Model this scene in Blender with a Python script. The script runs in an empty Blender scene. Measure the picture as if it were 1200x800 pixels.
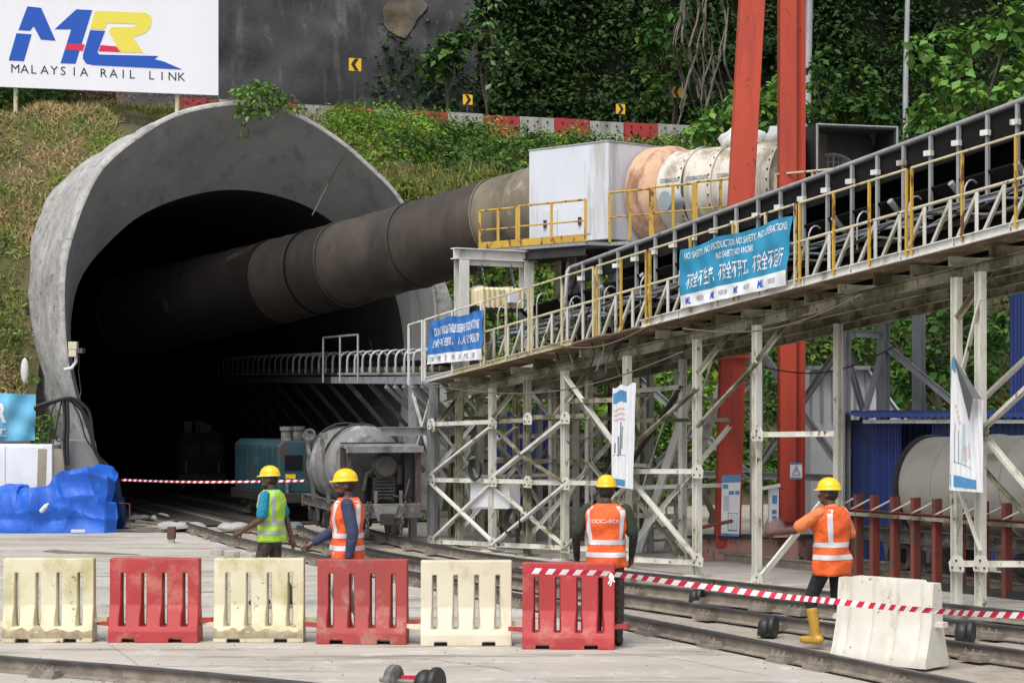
import bpy, bmesh, math, random
import numpy as np
from mathutils import Matrix, Vector, noise
random.seed(7); rng = np.random.default_rng(7)
SC = bpy.context.scene; COL = SC.collection
R_ = math.radians
# ---------------------------------------------------------------- camera, sky, sun, exposure
F = 2333.0; CZ = 2.6; HOR = 470.0          # focal length in photo pixels, eye height, horizon row
cam_d = bpy.data.cameras.new('camera'); cam = bpy.data.objects.new('camera', cam_d); COL.objects.link(cam)
cam.location = (0, 0, CZ); cam.rotation_euler = (R_(90), 0, 0)
cam_d.sensor_width = 36; cam_d.lens = 36 * F / 1200; cam_d.shift_y = (HOR - 400) / 1200; cam_d.clip_end = 600
SC.camera = cam
SUN_EL, SUN_AZ = R_(58), R_(205)           # azimuth clockwise from +Y: behind the camera, to the left
wd = bpy.data.worlds.new('World'); SC.world = wd; wd.use_nodes = True
wn = wd.node_tree.nodes; wl = wd.node_tree.links; bg = wn['Background']
sky = wn.new('ShaderNodeTexSky'); sky.sky_type = 'NISHITA'; sky.sun_disc = False
sky.sun_elevation = SUN_EL; sky.sun_rotation = SUN_AZ; sky.air_density = 1.0; sky.dust_density = 4.0
hs = wn.new('ShaderNodeHueSaturation'); hs.inputs['Saturation'].default_value = 0.28
wl.new(sky.outputs[0], hs.inputs['Color']); wl.new(hs.outputs[0], bg.inputs[0]); bg.inputs[1].default_value = 0.15
sd = bpy.data.lights.new('sun', 'SUN'); sd.energy = 1.15; sd.angle = R_(25); sd.color = (1, .97, .92)
sun = bpy.data.objects.new('sun', sd); COL.objects.link(sun)
sdir = Vector((math.sin(SUN_AZ) * math.cos(SUN_EL), math.cos(SUN_AZ) * math.cos(SUN_EL), math.sin(SUN_EL)))
sun.rotation_euler = sdir.to_track_quat('Z', 'Y').to_euler(); sun.location = (0, 0, 40)
vs = SC.view_settings; vs.view_transform = 'Standard'; vs.look = 'None'; vs.gamma = 1; vs.use_curve_mapping = False
vs.exposure = 0.55
SC.cycles.max_bounces = 6; SC.cycles.transparent_max_bounces = 6

# ---------------------------------------------------------------- helpers
def V(*a): return Vector(a if len(a) > 1 else a[0])
def P(px, py, Y): return Vector(((px - 600) / F * Y, Y, CZ + (HOR - py) / F * Y))
def G(px, py, z=0.0): return P(px, py, (CZ - z) * F / (py - HOR))

class MB:
    def __init__(s): s.v = []; s.f = []
    def add(s, vs_, fs):
        b = len(s.v); s.v += [tuple(p) for p in vs_]; s.f += [tuple(i + b for i in q) for q in fs]; return s
    def box(s, c, d, R=None):
        c = Vector(c); pts = []
        for x in (-.5, .5):
            for y in (-.5, .5):
                for z in (-.5, .5):
                    o = Vector((x * d[0], y * d[1], z * d[2]))
                    pts.append(c + (R @ o if R is not None else o))
        return s.add(pts, [(0, 1, 3, 2), (4, 6, 7, 5), (0, 4, 5, 1), (2, 3, 7, 6), (0, 2, 6, 4), (1, 5, 7, 3)])
    def ext(s, poly, p, q, up=(0, 0, 1)):
        p, q = Vector(p), Vector(q); d = (q - p).normalized(); u = Vector(up)
        if abs(d.dot(u)) > .98: u = Vector((0, 1, 0))
        r = d.cross(u).normalized(); u = r.cross(d).normalized(); n = len(poly)
        pts = [p + r * a + u * b for a, b in poly] + [q + r * a + u * b for a, b in poly]
        return s.add(pts, [tuple(range(n)), tuple(range(2 * n - 1, n - 1, -1))] + [(i, i + n, (i + 1) % n + n, (i + 1) % n) for i in range(n)])
    def beam(s, p, q, w, h=None, up=(0, 0, 1)):
        h = h or w; return s.ext([(-w/2, -h/2), (w/2, -h/2), (w/2, h/2), (-w/2, h/2)], p, q, up)
    def ibeam(s, p, q, w, h, up=(0, 0, 1), t=.012):
        a, b = w/2, h/2
        return s.ext([(-a, -b), (a, -b), (a, -b+t), (t/2, -b+t), (t/2, b-t), (a, b-t), (a, b), (-a, b), (-a, b-t), (-t/2, b-t), (-t/2, -b+t), (-a, -b+t)], p, q, up)
    def chan(s, p, q, w, h, up=(0, 0, 1), t=.012):
        a, b = w/2, h/2
        return s.ext([(-a, -b), (a, -b), (a, -b+t), (-a+t, -b+t), (-a+t, b-t), (a, b-t), (a, b), (-a, b)], p, q, up)
    def angle(s, p, q, w, up=(0, 0, 1), t=.01):
        a = w/2
        return s.ext([(-a, -a), (a, -a), (a, -a+t), (-a+t, -a+t), (-a+t, a), (-a, a)], p, q, up)
    def loft(s, rings, cap=True, closed=True):
        n = len(rings[0]); vs_ = [p for r in rings for p in r]; fs = []
        for k in range(len(rings) - 1):
            for i in range(n if closed else n - 1):
                j = (i + 1) % n; fs.append((k*n+i, k*n+j, (k+1)*n+j, (k+1)*n+i))
        if cap and closed: fs += [tuple(range(n - 1, -1, -1)), tuple(range((len(rings)-1)*n, len(rings)*n))]
        return s.add(vs_, fs)
    def tube(s, pts, r, n=8, closed=False):
        pts = [Vector(p) for p in pts]; m = len(pts)
        rr = r if hasattr(r, '__len__') else [r] * m
        rings = []; u = None
        for i, p in enumerate(pts):
            a = pts[(i-1) % m] if (closed or i > 0) else pts[i]; b = pts[(i+1) % m] if (closed or i < m-1) else pts[i]
            d = (b - a).normalized()
            if u is None: u = d.orthogonal().normalized()
            u = (u - d * u.dot(d)).normalized(); w = d.cross(u)
            rings.append([p + (u * math.cos(t) + w * math.sin(t)) * rr[i] for t in [2*math.pi*k/n for k in range(n)]])
        if closed:
            rings.append(rings[0]); return s.loft(rings, cap=False)
        return s.loft(rings)
    def lathe(s, prof, o, ax, n=32, cap=True):
        o, ax = Vector(o), Vector(ax).normalized(); u = ax.orthogonal().normalized(); w = ax.cross(u)
        return s.loft([[o + ax * h + (u * math.cos(t) + w * math.sin(t)) * r for t in [2*math.pi*k/n for k in range(n)]] for r, h in prof], cap)
    def ell(s, c, r, R=None, n=12, m=8):
        c = Vector(c); rings = []
        for k in range(m + 1):
            a = math.pi * (k + .15 * (1 if k == 0 else -1 if k == m else 0)) / m
            ring = []
            for i in range(n):
                t = 2*math.pi*i/n; o = Vector((r[0]*math.sin(a)*math.cos(t), r[1]*math.sin(a)*math.sin(t), -r[2]*math.cos(a)))
                ring.append(c + (R @ o if R is not None else o))
            rings.append(ring)
        return s.loft(rings)
    def cap(s, p, q, r1, r2, n=10):
        p, q = Vector(p), Vector(q); d = (q - p).normalized(); pts = []; rs = []
        for a in (-90, -60, -30, 0): pts.append(p + d * r1 * math.sin(R_(a)) ); rs.append(max(r1 * math.cos(R_(a)), r1*.06))
        for a in (0, 30, 60, 90): pts.append(q + d * r2 * math.sin(R_(a)) ); rs.append(max(r2 * math.cos(R_(a)), r2*.06))
        return s.tube(pts, rs, n)
    def grid(s, fn, nu, nv):
        vs_ = [fn(i/nu, j/nv) for j in range(nv+1) for i in range(nu+1)]; w = nu + 1
        return s.add(vs_, [(j*w+i, j*w+i+1, (j+1)*w+i+1, (j+1)*w+i) for j in range(nv) for i in range(nu)])
    def prism(s, poly, thick):      # poly: list of world points (planar), thick: offset vector
        n = len(poly); t = Vector(thick); pts = [Vector(p) for p in poly]
        return s.add(pts + [p + t for p in pts], [tuple(range(n)), tuple(range(2*n-1, n-1, -1))] + [(i, i+n, (i+1) % n+n, (i+1) % n) for i in range(n)])
    def mesh(s, name, smooth=False):
        me = bpy.data.meshes.new(name); me.from_pydata(s.v, [], s.f)
        bm = bmesh.new(); bm.from_mesh(me); bmesh.ops.recalc_face_normals(bm, faces=bm.faces); bm.to_mesh(me); bm.free()
        if smooth:
            me.shade_smooth()
        return me
    def build(s, name, mat, parent=None, smooth=False, bevel=0, M=None, **kw):
        o = mkobj(name, s.mesh(name, smooth), mat, parent, M)
        if smooth and smooth != 'all':
            o.data.set_sharp_from_angle(angle=R_(38))
        if bevel:
            b = o.modifiers.new('bevel', 'BEVEL'); b.width = bevel; b.segments = 2; b.limit_method = 'ANGLE'; b.angle_limit = R_(35)
        for k, x in kw.items(): o[k] = x
        return o

WM = {}
def mkobj(name, data, mat=None, parent=None, M=None):
    o = bpy.data.objects.new(name, data); COL.objects.link(o)
    if mat is not None and data is not None and not data.materials:
        for m in (mat if isinstance(mat, (list, tuple)) else [mat]): data.materials.append(m)
    M = M or Matrix.Identity(4); o.matrix_basis = M; WM[o] = M
    if parent is not None:
        o.parent = parent; o.matrix_parent_inverse = WM[parent].inverted()
    return o
def thing(name, label, cat, loc=(0, 0, 0), group=None):
    o = mkobj(name, None, M=Matrix.Translation(Vector(loc))); o.empty_display_size = .2
    return tag(o, label, cat, group)
def tag(o, label, cat, group=None):
    o['label'] = label; o['category'] = cat
    if group: o['group'] = group
    return o
def struct(o): o['kind'] = 'structure'; return o
def stuff(o): o['kind'] = 'stuff'; return o
def copy_tree(o, M=None, parent=None):
    c = o.copy(); COL.objects.link(c)
    if parent is not None: c.parent = parent; c.matrix_parent_inverse = o.matrix_parent_inverse
    if M is not None: c.matrix_basis = M
    WM[c] = M or WM[o]
    for ch in list(o.children): copy_tree(ch, None, c)
    return c
def remesh(mb, vox, smooth=4, name='tmp'):
    me = mb.mesh(name); o = bpy.data.objects.new(name, me); COL.objects.link(o)
    m = o.modifiers.new('r', 'REMESH'); m.mode = 'VOXEL'; m.voxel_size = vox
    if smooth: k = o.modifiers.new('s', 'SMOOTH'); k.factor = .5; k.iterations = smooth
    dg = bpy.context.evaluated_depsgraph_get(); dg.update()
    r = bpy.data.meshes.new_from_object(o.evaluated_get(dg)); r.name = name
    bpy.data.objects.remove(o); bpy.data.meshes.remove(me); r.shade_smooth(); return r
def fn(p, s=1., seed=0.): return noise.noise(Vector((p[0]*s+seed, p[1]*s-seed, p[2]*s+2*seed)))

# ---------------------------------------------------------------- materials
MATS = {}
def mat(name, c, c2=None, sc=2., st=(1, 1, 1), r=.75, me=0., spots=None, spots2=None, bump=0., bsc=40., lo=.35, hi=.65, spec=None, island=0., transl=0.):
    if name in MATS: return MATS[name]
    m = bpy.data.materials.new(name); m.use_nodes = True; MATS[name] = m
    N = m.node_tree.nodes; L = m.node_tree.links; b = N['Principled BSDF']
    b.inputs['Roughness'].default_value = r; b.inputs['Metallic'].default_value = me
    if spec is not None: b.inputs['Specular IOR Level'].default_value = spec
    geo = N.new('ShaderNodeNewGeometry')
    def nz(scale, stretch, detail=6, rough=.6):
        mp = N.new('ShaderNodeVectorMath'); mp.operation = 'MULTIPLY'; mp.inputs[1].default_value = [scale*k for k in stretch]
        L.new(geo.outputs['Position'], mp.inputs[0]); n = N.new('ShaderNodeTexNoise'); n.inputs['Scale'].default_value = 1
        n.inputs['Detail'].default_value = detail; n.inputs['Roughness'].default_value = rough
        L.new(mp.outputs[0], n.inputs['Vector']); return n.outputs['Fac']
    def rng_(f, a, z):
        k = N.new('ShaderNodeMapRange'); k.inputs['From Min'].default_value = a; k.inputs['From Max'].default_value = z; L.new(f, k.inputs['Value']); return k.outputs[0]
    def mix(f, a, z):
        k = N.new('ShaderNodeMix'); k.data_type = 'RGBA'; L.new(f, k.inputs[0])
        for i, x in ((6, a), (7, z)):
            if isinstance(x, tuple): k.inputs[i].default_value = (*x, 1)
            else: L.new(x, k.inputs[i])
        return k.outputs[2]
    col = c
    if c2 is not None: col = mix(rng_(nz(sc, st), lo, hi), c, c2)
    for sp in (spots, spots2):
        if sp:   # (colour, threshold, scale, stretch)
            col = mix(rng_(nz(sp[2], sp[3], 8, .68), sp[1] - .065, sp[1] - .065 + .8*(sp[4] if len(sp) > 4 else .1)), col, sp[0])
    if island:
        h = N.new('ShaderNodeHueSaturation'); a = N.new('ShaderNodeMapRange'); L.new(geo.outputs['Random Per Island'], a.inputs['Value'])
        a.inputs['To Min'].default_value = 1 - island; a.inputs['To Max'].default_value = 1 + island; L.new(a.outputs[0], h.inputs['Value'])
        a2 = N.new('ShaderNodeMath'); a2.operation = 'MULTIPLY_ADD'; a2.inputs[1].default_value = .05; a2.inputs[2].default_value = .475
        w = N.new('ShaderNodeMath'); w.operation = 'FRACT'; w1 = N.new('ShaderNodeMath'); w1.operation = 'MULTIPLY'; w1.inputs[1].default_value = 17.3
        L.new(geo.outputs['Random Per Island'], w1.inputs[0]); L.new(w1.outputs[0], w.inputs[0]); L.new(w.outputs[0], a2.inputs[0]); L.new(a2.outputs[0], h.inputs['Hue'])
        if isinstance(col, tuple): h.inputs['Color'].default_value = (*col, 1)
        else: L.new(col, h.inputs['Color'])
        col = h.outputs[0]
    if isinstance(col, tuple): b.inputs['Base Color'].default_value = (*col, 1)
    else: L.new(col, b.inputs['Base Color'])
    if bump:
        bp = N.new('ShaderNodeBump'); bp.inputs['Strength'].default_value = bump; bp.inputs['Distance'].default_value = .03
        L.new(nz(bsc, (1, 1, 1), 5), bp.inputs['Height']); L.new(bp.outputs[0], b.inputs['Normal'])
    if transl:
        t = N.new('ShaderNodeBsdfTranslucent'); mx = N.new('ShaderNodeMixShader'); mx.inputs[0].default_value = transl
        if isinstance(col, tuple): t.inputs[0].default_value = (*col, 1)
        else: L.new(col, t.inputs[0])
        L.new(b.outputs[0], mx.inputs[1]); L.new(t.outputs[0], mx.inputs[2]); L.new(mx.outputs[0], N['Material Output'].inputs[0])
    return m
MOSS = (.10, .105, .045); RUST = (.13, .055, .025); Z3 = (1, 1, .12)
m_conc = mat('apron concrete', (.45, .42, .375), (.33, .305, .265), .8, (.35, 1, 1), r=.85, spots=((.19, .172, .148), .585, 1.3, (.22, 1.6, 1), .16), spots2=((.50, .48, .45), .6, 2.5, (1, 1, 1), .2), bump=.25, bsc=25, lo=.3, hi=.7)
m_bed = mat('track bed', (.38, .335, .275), (.25, .22, .18), 2.5, r=.9, spots=((.33, .31, .28), .58, 1.2, (1, 1, 1), .15), bump=.7, bsc=30)
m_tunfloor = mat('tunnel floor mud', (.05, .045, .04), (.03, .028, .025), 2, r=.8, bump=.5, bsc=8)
m_soil = mat('slope soil', (.12, .09, .045), (.06, .065, .022), 1.5, r=.95, bump=.8, bsc=6)
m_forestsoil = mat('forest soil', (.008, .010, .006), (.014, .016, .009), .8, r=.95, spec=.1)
m_asph = mat('road asphalt', (.05, .05, .05), (.065, .063, .06), 3, r=.9)
m_flare = mat('portal concrete', (.285, .29, .29), (.21, .215, .218), .5, r=.8, spots=((.155, .157, .158), .575, 3.2, (1, 1, .07), .28), spots2=((.34, .34, .335), .66, 1.6, (1, 1, .1), .15), bump=.15, bsc=14)
m_shot = mat('rough shotcrete', (.42, .415, .40), (.25, .245, .24), 1.6, r=.92, spots=((.17, .17, .165), .6, 3.2, (1, 1, 2.2), .15), bump=1., bsc=7)
m_shotdark = mat('dark shotcrete', (.052, .052, .055), (.030, .030, .033), .5, r=.9, spots=((.11, .105, .1), .6, 1.2, (1, 1, .2), .2), bump=1., bsc=5)
m_lining = mat('shaded lining', (.030, .030, .032), (.018, .018, .02), .8, r=.9)  # concrete coloured near black to paint in the darkness of the tunnel
m_steel = mat('white painted steel', (.62, .61, .55), (.47, .46, .40), 3, (1, 1, .35), r=.6, spots=((.17, .165, .085), .62, 2.3, (1, 1, .35), .16), spots2=(RUST, .67, 7, (1, 1, .5), .06))
m_steelc = mat('cleaner white steel', (.68, .68, .66), (.55, .55, .52), 3, (1, 1, .3), r=.55, spots=((.25, .23, .18), .62, 3, (1, 1, .25), .15))
m_moss = mat('mossy steel', (.33, .31, .24), (.20, .19, .13), 3, (1, 1, .4), r=.75, spots=((.085, .085, .04), .52, 2.6, (1, 1, .5), .15), spots2=(RUST, .64, 6, (1, 1, .6), .08))
m_galv = mat('galvanised steel', (.38, .39, .40), (.27, .28, .29), 4, (1, 1, .3), r=.5, me=.35, spots=((.16, .14, .11), .66, 5, (1, 1, .3), .1))
m_yel = mat('yellow railing paint', (.55, .34, .045), (.42, .27, .05), 3, (1, 1, .4), r=.55, spots=(RUST, .6, 7, (1, 1, .4), .08))
m_cream = mat('cream railing paint', (.60, .55, .38), (.45, .40, .27), 3, r=.6, spots=(RUST, .64, 8, (1, 1, .5), .06))
m_wood = mat('walkway board', (.22, .15, .09), (.13, .09, .055), 3, (1, 1, 1), r=.85, spots=((.33, .27, .19), .6, 4, (1, 1, 1)), bump=.3, bsc=30)
m_rubber = mat('black rubber belt', (.007, .007, .0075), (.013, .0125, .012), 2, r=.8, spec=.15)
m_red = mat('crane red paint', (.47, .056, .022), (.39, .046, .020), 1.2, (1, 1, .3), r=.6, spots=((.30, .032, .022), .55, 1.7, (1, 1, .12), .15), spots2=((.10, .03, .02), .69, 9, (1, 1, .6), .05))
m_redold = mat('faded red paint', (.42, .19, .17), (.36, .25, .22), 1.8, (1, 1, .5), r=.7, spots=((.22, .19, .17), .55, 2.5, (1, 1, .3), .2), spots2=(RUST, .62, 5, (1, 1, .4), .08))
m_fence = mat('red oxide steel', (.21, .045, .032), (.15, .038, .03), 3, (1, 1, .4), r=.7, spots=((.09, .05, .04), .6, 6, (1, 1, .5)))
m_blue = mat('blue corrugated sheet', (.007, .022, .125), (.009, .028, .15), 1.5, (1, 1, .2), r=.5, spots=((.03, .05, .13), .62, 2, (1, 1, .15), .15))
m_ductshade = mat('shaded duct', (.009, .008, .007), (.006, .005, .005), 1.2, r=.7, spec=.05, spots=((.03, .024, .018), .68, 1.5, (1, 1, 1), .1))  # duct colour darkened to near black: painted tunnel shade
m_duct2 = mat('dim shaded duct', (.024, .020, .017), (.014, .012, .011), .9, r=.65, spec=.2, spots=((.045, .034, .024), .66, 1.6, (1, 1, .3), .25))  # in-between grade of the duct colour, half of the painted tunnel shade
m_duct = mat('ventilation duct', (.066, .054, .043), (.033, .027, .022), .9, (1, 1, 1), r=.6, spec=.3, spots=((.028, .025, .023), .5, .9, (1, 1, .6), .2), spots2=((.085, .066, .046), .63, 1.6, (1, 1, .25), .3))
m_ductend = mat('weathered duct end', (.20, .17, .12), (.13, .11, .075), 1.6, (1, 1, .35), r=.7, spots=((.07, .06, .045), .53, 1.7, (1, 1, .15), .2), spots2=((.42, .38, .33), .66, 1.3, (1, 1, .8), .15))
m_white = mat('white sheet panel', (.62, .65, .71), (.53, .56, .62), 1.2, (1, 1, .3), r=.5, spots=((.40, .39, .37), .60, 1.5, (1, 1, .12), .15))
m_fan = mat('white fan casing', (.64, .61, .55), (.52, .48, .41), 1.5, (1, 1, .3), r=.55, spots=((.27, .23, .16), .56, 2, (1, 1, .2), .16), spots2=(RUST, .70, 6, (1, 1, .3), .05))
m_pink = mat('salmon collar fabric', (.62, .40, .27), (.50, .31, .20), 1.8, (1, 1, .5), r=.85, spots=((.24, .13, .08), .60, 2.2, (1, 1, .3), .15), bump=.4, bsc=12)
m_dark = mat('dark steel', (.045, .043, .042), (.025, .025, .025), 3, r=.6, me=.2)
m_grey = mat('dusty grey machinery', (.15, .145, .135), (.075, .072, .068), 4, r=.8, spots=((.24, .225, .20), .58, 6, (1, 1, 1), .15), spots2=((.05, .035, .028), .62, 5, (1, 1, .4)))
m_drum = mat('mixer drum grey', (.40, .375, .335), (.33, .31, .28), 1.5, r=.75, spots=((.45, .43, .39), .60, 2.5, (1, 1, 1), .3), spots2=((.22, .20, .18), .70, 2.5, (1, 1, .3), .12))
m_drumL = mat('dusty mixer drum', (.22, .22, .215), (.13, .13, .13), 2.2, r=.7, spots=((.38, .38, .37), .60, 2.2, (1, 1, 1), .2), spots2=((.08, .08, .08), .62, 2.5, (1, 1, .3), .12))
m_rail = mat('rail steel', (.25, .215, .175), (.16, .135, .11), 5, r=.75, me=.1, spots=((.27, .24, .20), .58, 7, (1, 1, 1), .1))
m_railtop = mat('worn rail head', (.10, .10, .105), (.065, .062, .06), 5, r=.38, me=.6)
m_bred = mat('red barrier plastic', (.44, .045, .045), (.36, .035, .038), 1.5, r=.5, spots=((.48, .16, .13), .60, 2.2, (1, 1, 1), .2), spots2=((.22, .07, .05), .68, 7, (1, 1, 1.4), .06))
m_bcream = mat('cream barrier plastic', (.68, .63, .46), (.58, .54, .36), 1.6, r=.55, spots=((.44, .40, .20), .53, 2.0, (1, 1, .7), .2), spots2=((.22, .13, .08), .68, 6, (1, 1, 1.4), .06))
m_bwhite = mat('white barrier plastic', (.68, .63, .50), (.60, .55, .42), 1.6, r=.5, spots=((.48, .42, .28), .62, 2.5, (1, 1, .7), .15))
m_bold = mat('old white barrier plastic', (.66, .64, .58), (.55, .53, .46), 2.2, r=.6, spots=((.40, .34, .24), .62, 2.6, (1, 1, .4), .18), spots2=((.10, .09, .08), .69, 9, (1, 1, 1), .05))
m_mud = mat('dried mud', (.23, .17, .11), (.42, .36, .24), 8, r=.9)
m_tarp = mat('blue tarpaulin', (.010, .11, .55), (.010, .085, .45), 1.8, r=.55, spots=((.03, .19, .68), .6, 3, (1, 1, 1), .2), bump=.35, bsc=16)
m_black = mat('black plastic', (.014, .014, .015), (.022, .022, .023), 5, r=.5)
m_cable = mat('black cable', (.018, .018, .02), r=.55)
m_tapew = mat('white tape', (.78, .76, .76), r=.5); m_taper = mat('red tape', (.56, .012, .05), r=.5)
m_signy = mat('yellow sign sheet', (.78, .46, .02), r=.5); m_signk = mat('black sign print', (.012, .012, .012), r=.6)
m_pwhite = mat('printed white', (.72, .73, .76), (.64, .66, .69), 2, r=.55)
m_pblue = mat('printed blue', (.05, .20, .42), (.08, .25, .47), 3, r=.5)
m_pink2 = mat('pale red print', (.62, .38, .38), r=.6); m_ink = mat('grey ink', (.13, .16, .2), r=.6)
m_ban = mat('banner blue', (.015, .20, .36), (.02, .25, .42), 1.8, r=.5); m_ban2 = mat('banner royal blue', (.02, .12, .40), (.035, .17, .46), 2.5, r=.5)
m_ban3 = mat('faded sky blue banner', (.17, .48, .68), (.10, .38, .62), 2, r=.55)
m_board = mat('billboard sheet', (.74, .75, .80), (.70, .71, .76), .8, (1, 1, .1), r=.45)
m_lblue = mat('logo blue', (.005, .075, .42), r=.5); m_lyel = mat('logo yellow', (.72, .62, .08), r=.5); m_lred = mat('logo red', (.60, .015, .07), r=.5); m_lblk = mat('logo black', (.015, .018, .025), r=.6)
m_chain = mat('chain steel', (.13, .125, .12), (.08, .075, .07), 9, r=.5, me=.6)
m_loco = mat('teal locomotive paint', (.019, .066, .082), (.014, .05, .064), 2, r=.55, spots=((.07, .045, .035), .6, 2.6, (1, 1, .5), .1), spots2=((.09, .11, .11), .66, 4, (1, 1, .5), .12))
m_glass = mat('dark window glass', (.012, .014, .016), r=.12)
m_leaf = mat('shrub leaves', (.095, .20, .022), (.19, .29, .045), .9, r=.65, spec=.2, island=.45, transl=.25)
m_leaf2 = mat('deep green leaves', (.034, .088, .016), (.058, .12, .020), .5, r=.6, spec=.2, island=.45, transl=.2)
m_leaf3 = mat('dark forest leaves', (.020, .048, .014), (.028, .062, .012), .4, r=.6, spec=.15, island=.5, transl=.15)
m_leaf4 = mat('broad tree leaves', (.08, .185, .032), (.12, .24, .04), .7, r=.55, spec=.25, island=.35, transl=.2)
m_grass = mat('slope grass', (.40, .29, .14), (.20, .25, .05), .75, r=.8, island=.4, transl=.15, lo=.42, hi=.58)
m_redleaf = mat('reddish seed heads', (.20, .045, .025), (.13, .07, .03), 2, r=.7, island=.4)
m_bark = mat('bark', (.09, .075, .055), (.05, .042, .032), 6, (1, 1, .3), r=.9)
m_vine = mat('dry vine', (.14, .12, .10), (.09, .075, .06), 5, r=.9)
m_yhat = mat('yellow helmet', (.80, .50, .012), (.74, .46, .012), 6, r=.3)
m_skin = mat('skin', (.10, .048, .028), (.075, .036, .022), 14, r=.5)
m_hair = mat('black hair', (.009, .008, .008), r=.7)
m_org = mat('orange safety vest', (.80, .125, .022), (.70, .10, .018), 6, r=.7, bump=.9, bsc=11)
m_lime = mat('lime safety vest', (.40, .66, .05), (.34, .58, .045), 6, r=.7, bump=.9, bsc=11)
m_refl = mat('reflective band', (.62, .60, .62), (.54, .53, .55), 8, r=.35); m_reflg = mat('grey reflective band', (.33, .35, .35), r=.4)
m_navy = mat('navy cloth', (.035, .045, .10), (.025, .032, .075), 8, r=.85, bump=.9, bsc=11)
m_cyan = mat('turquoise cloth', (.008, .20, .33), (.007, .17, .29), 8, r=.8, bump=.9, bsc=11)
m_blackcl = mat('black cloth', (.012, .012, .014), (.02, .02, .022), 8, r=.85, bump=.9, bsc=11)
m_camo = mat('patterned trousers', (.018, .016, .015), (.07, .055, .045), 22, r=.85)
m_orshirt = mat('orange cloth', (.72, .20, .07), (.62, .16, .05), 7, r=.8, bump=.9, bsc=11)
m_olive = mat('dark olive cloth', (.022, .03, .018), r=.85)
m_whitecl = mat('white cloth', (.6, .6, .6), (.5, .5, .5), 8, r=.8)
m_boot = mat('yellow rubber boot', (.52, .29, .035), (.40, .22, .03), 9, r=.4)
m_shoe = mat('black shoe', (.015, .014, .014), r=.5)
m_purple = mat('purple cloth', (.06, .03, .07), r=.8)
# ---------------------------------------------------------------- tunnel frame: a = into the hill, rt = to the right along the portal face
PC = Vector((-5.7, 43, 0)); AX = Vector((-.36, .933, 0)); RT = Vector((.933, .36, 0))
def WV(w, v, z=0.): return PC + AX * w + RT * v + Vector((0, 0, z))
def onw(px, py, w):          # point seen at a photo pixel on the vertical plane w metres inside the portal face
    k = (px - 600) / F; return P(px, py, (w + 43*.933 + 5.7*.36) / (.933 - .36*k))
def resample(pts, n):
    d = [0]
    for a, b in zip(pts, pts[1:]): d.append(d[-1] + (b - a).length)
    out = []; j = 0
    for i in range(n):
        t = d[-1] * i / (n - 1)
        while j < len(d) - 2 and d[j+1] < t: j += 1
        out.append(pts[j].lerp(pts[j+1], (t - d[j]) / max(d[j+1] - d[j], 1e-6)))
    return out
def sstep(x, a, b):
    t = np.clip((x - a) / (b - a), 0, 1); return t*t*(3 - 2*t)
def wv_of(X, Y):
    dx, dy = X + 5.7, Y - 43; return dx*-.36 + dy*.933, dx*.933 + dy*.36
def terr(X, Y):
    X = np.asarray(X, float); Y = np.asarray(Y, float); w, v = wv_of(X, Y)
    right = sstep(v, 2, 7); z0 = 2.5*(1 - right); k = 1.6 - .6*right; zc = 9.6 - 1.5*right - 1.0*sstep(v, 9, 18)
    face = z0 + (w - 3)*k; wc = 3 + (zc - z0)/k
    back = zc + (w - wc) * (12.4 - zc) / np.maximum(26.5 - wc, 1)
    z = np.where(w < 3, -.4, np.where(face < zc, face, np.minimum(back, 12.4)))
    z = np.where(w > 36, 12.4 + np.minimum((w - 36)*2.2, 30), z)
    n = .22*np.sin(X*1.3 + .7*Y) * np.sin(Y*1.1 - .4*X) + .12*np.sin(3.1*X)*np.sin(2.7*Y + X)
    return np.where((w > 3.05) & (w < 26), z + n, z)
# ground sheet and terrain
ring_vz = [(-4.25, -1), (-4.3, 3.5), (-4.15, 5.5), (-3.8, 6.6), (-3.2, 7.5), (-2.3, 8.3), (-1.2, 8.8), (0, 8.95), (1.2, 8.75), (2.3, 8.1), (3.1, 7.2), (3.7, 6.1), (3.95, 5), (4.0, 3.5), (3.9, -1)]
def inring(v, z):
    c = False
    for (a, b), (d, e) in zip(ring_vz, ring_vz[1:] + ring_vz[:1]):
        if (b > z) != (e > z) and v < (d - a)*(z - b)/(e - b) + a: c = not c
    return c
gs = MB(); gs.add([(-150, -20, -.03), (150, -20, -.03), (150, 160, -.03), (-150, 160, -.03)], [(0, 1, 2, 3)])
ground = struct(gs.build('ground', m_bed))
xs = np.arange(-48, 48.1, .45); ys = np.arange(31, 112, .45)
XX, YY = np.meshgrid(xs, ys); ZZ = terr(XX, YY); WWg, VVg = wv_of(XX, YY); nx = len(xs)
hm = MB(); hm.v = list(zip(XX.ravel().tolist(), YY.ravel().tolist(), ZZ.ravel().tolist()))
wr, vr, zr = WWg.ravel(), VVg.ravel(), ZZ.ravel(); mi = []
for j in range(len(ys) - 1):
    for i in range(nx - 1):
        a = j*nx + i; q = (a, a+1, a+nx+1, a+nx)
        if max(wr[b] for b in q) < 3: continue
        wm, vm = wr[a], vr[a]
        if wm < 8.5 and inring(vm, zr[a]): continue
        hm.f.append(q); mi.append(1 if wm > 34.8 else 2 if 27.8 < wm < 34.8 else 0)
hill = struct(hm.build('hillside', [m_soil, m_forestsoil, m_asph], smooth='all'))
hill.data.polygons.foreach_set('material_index', mi)
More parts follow.
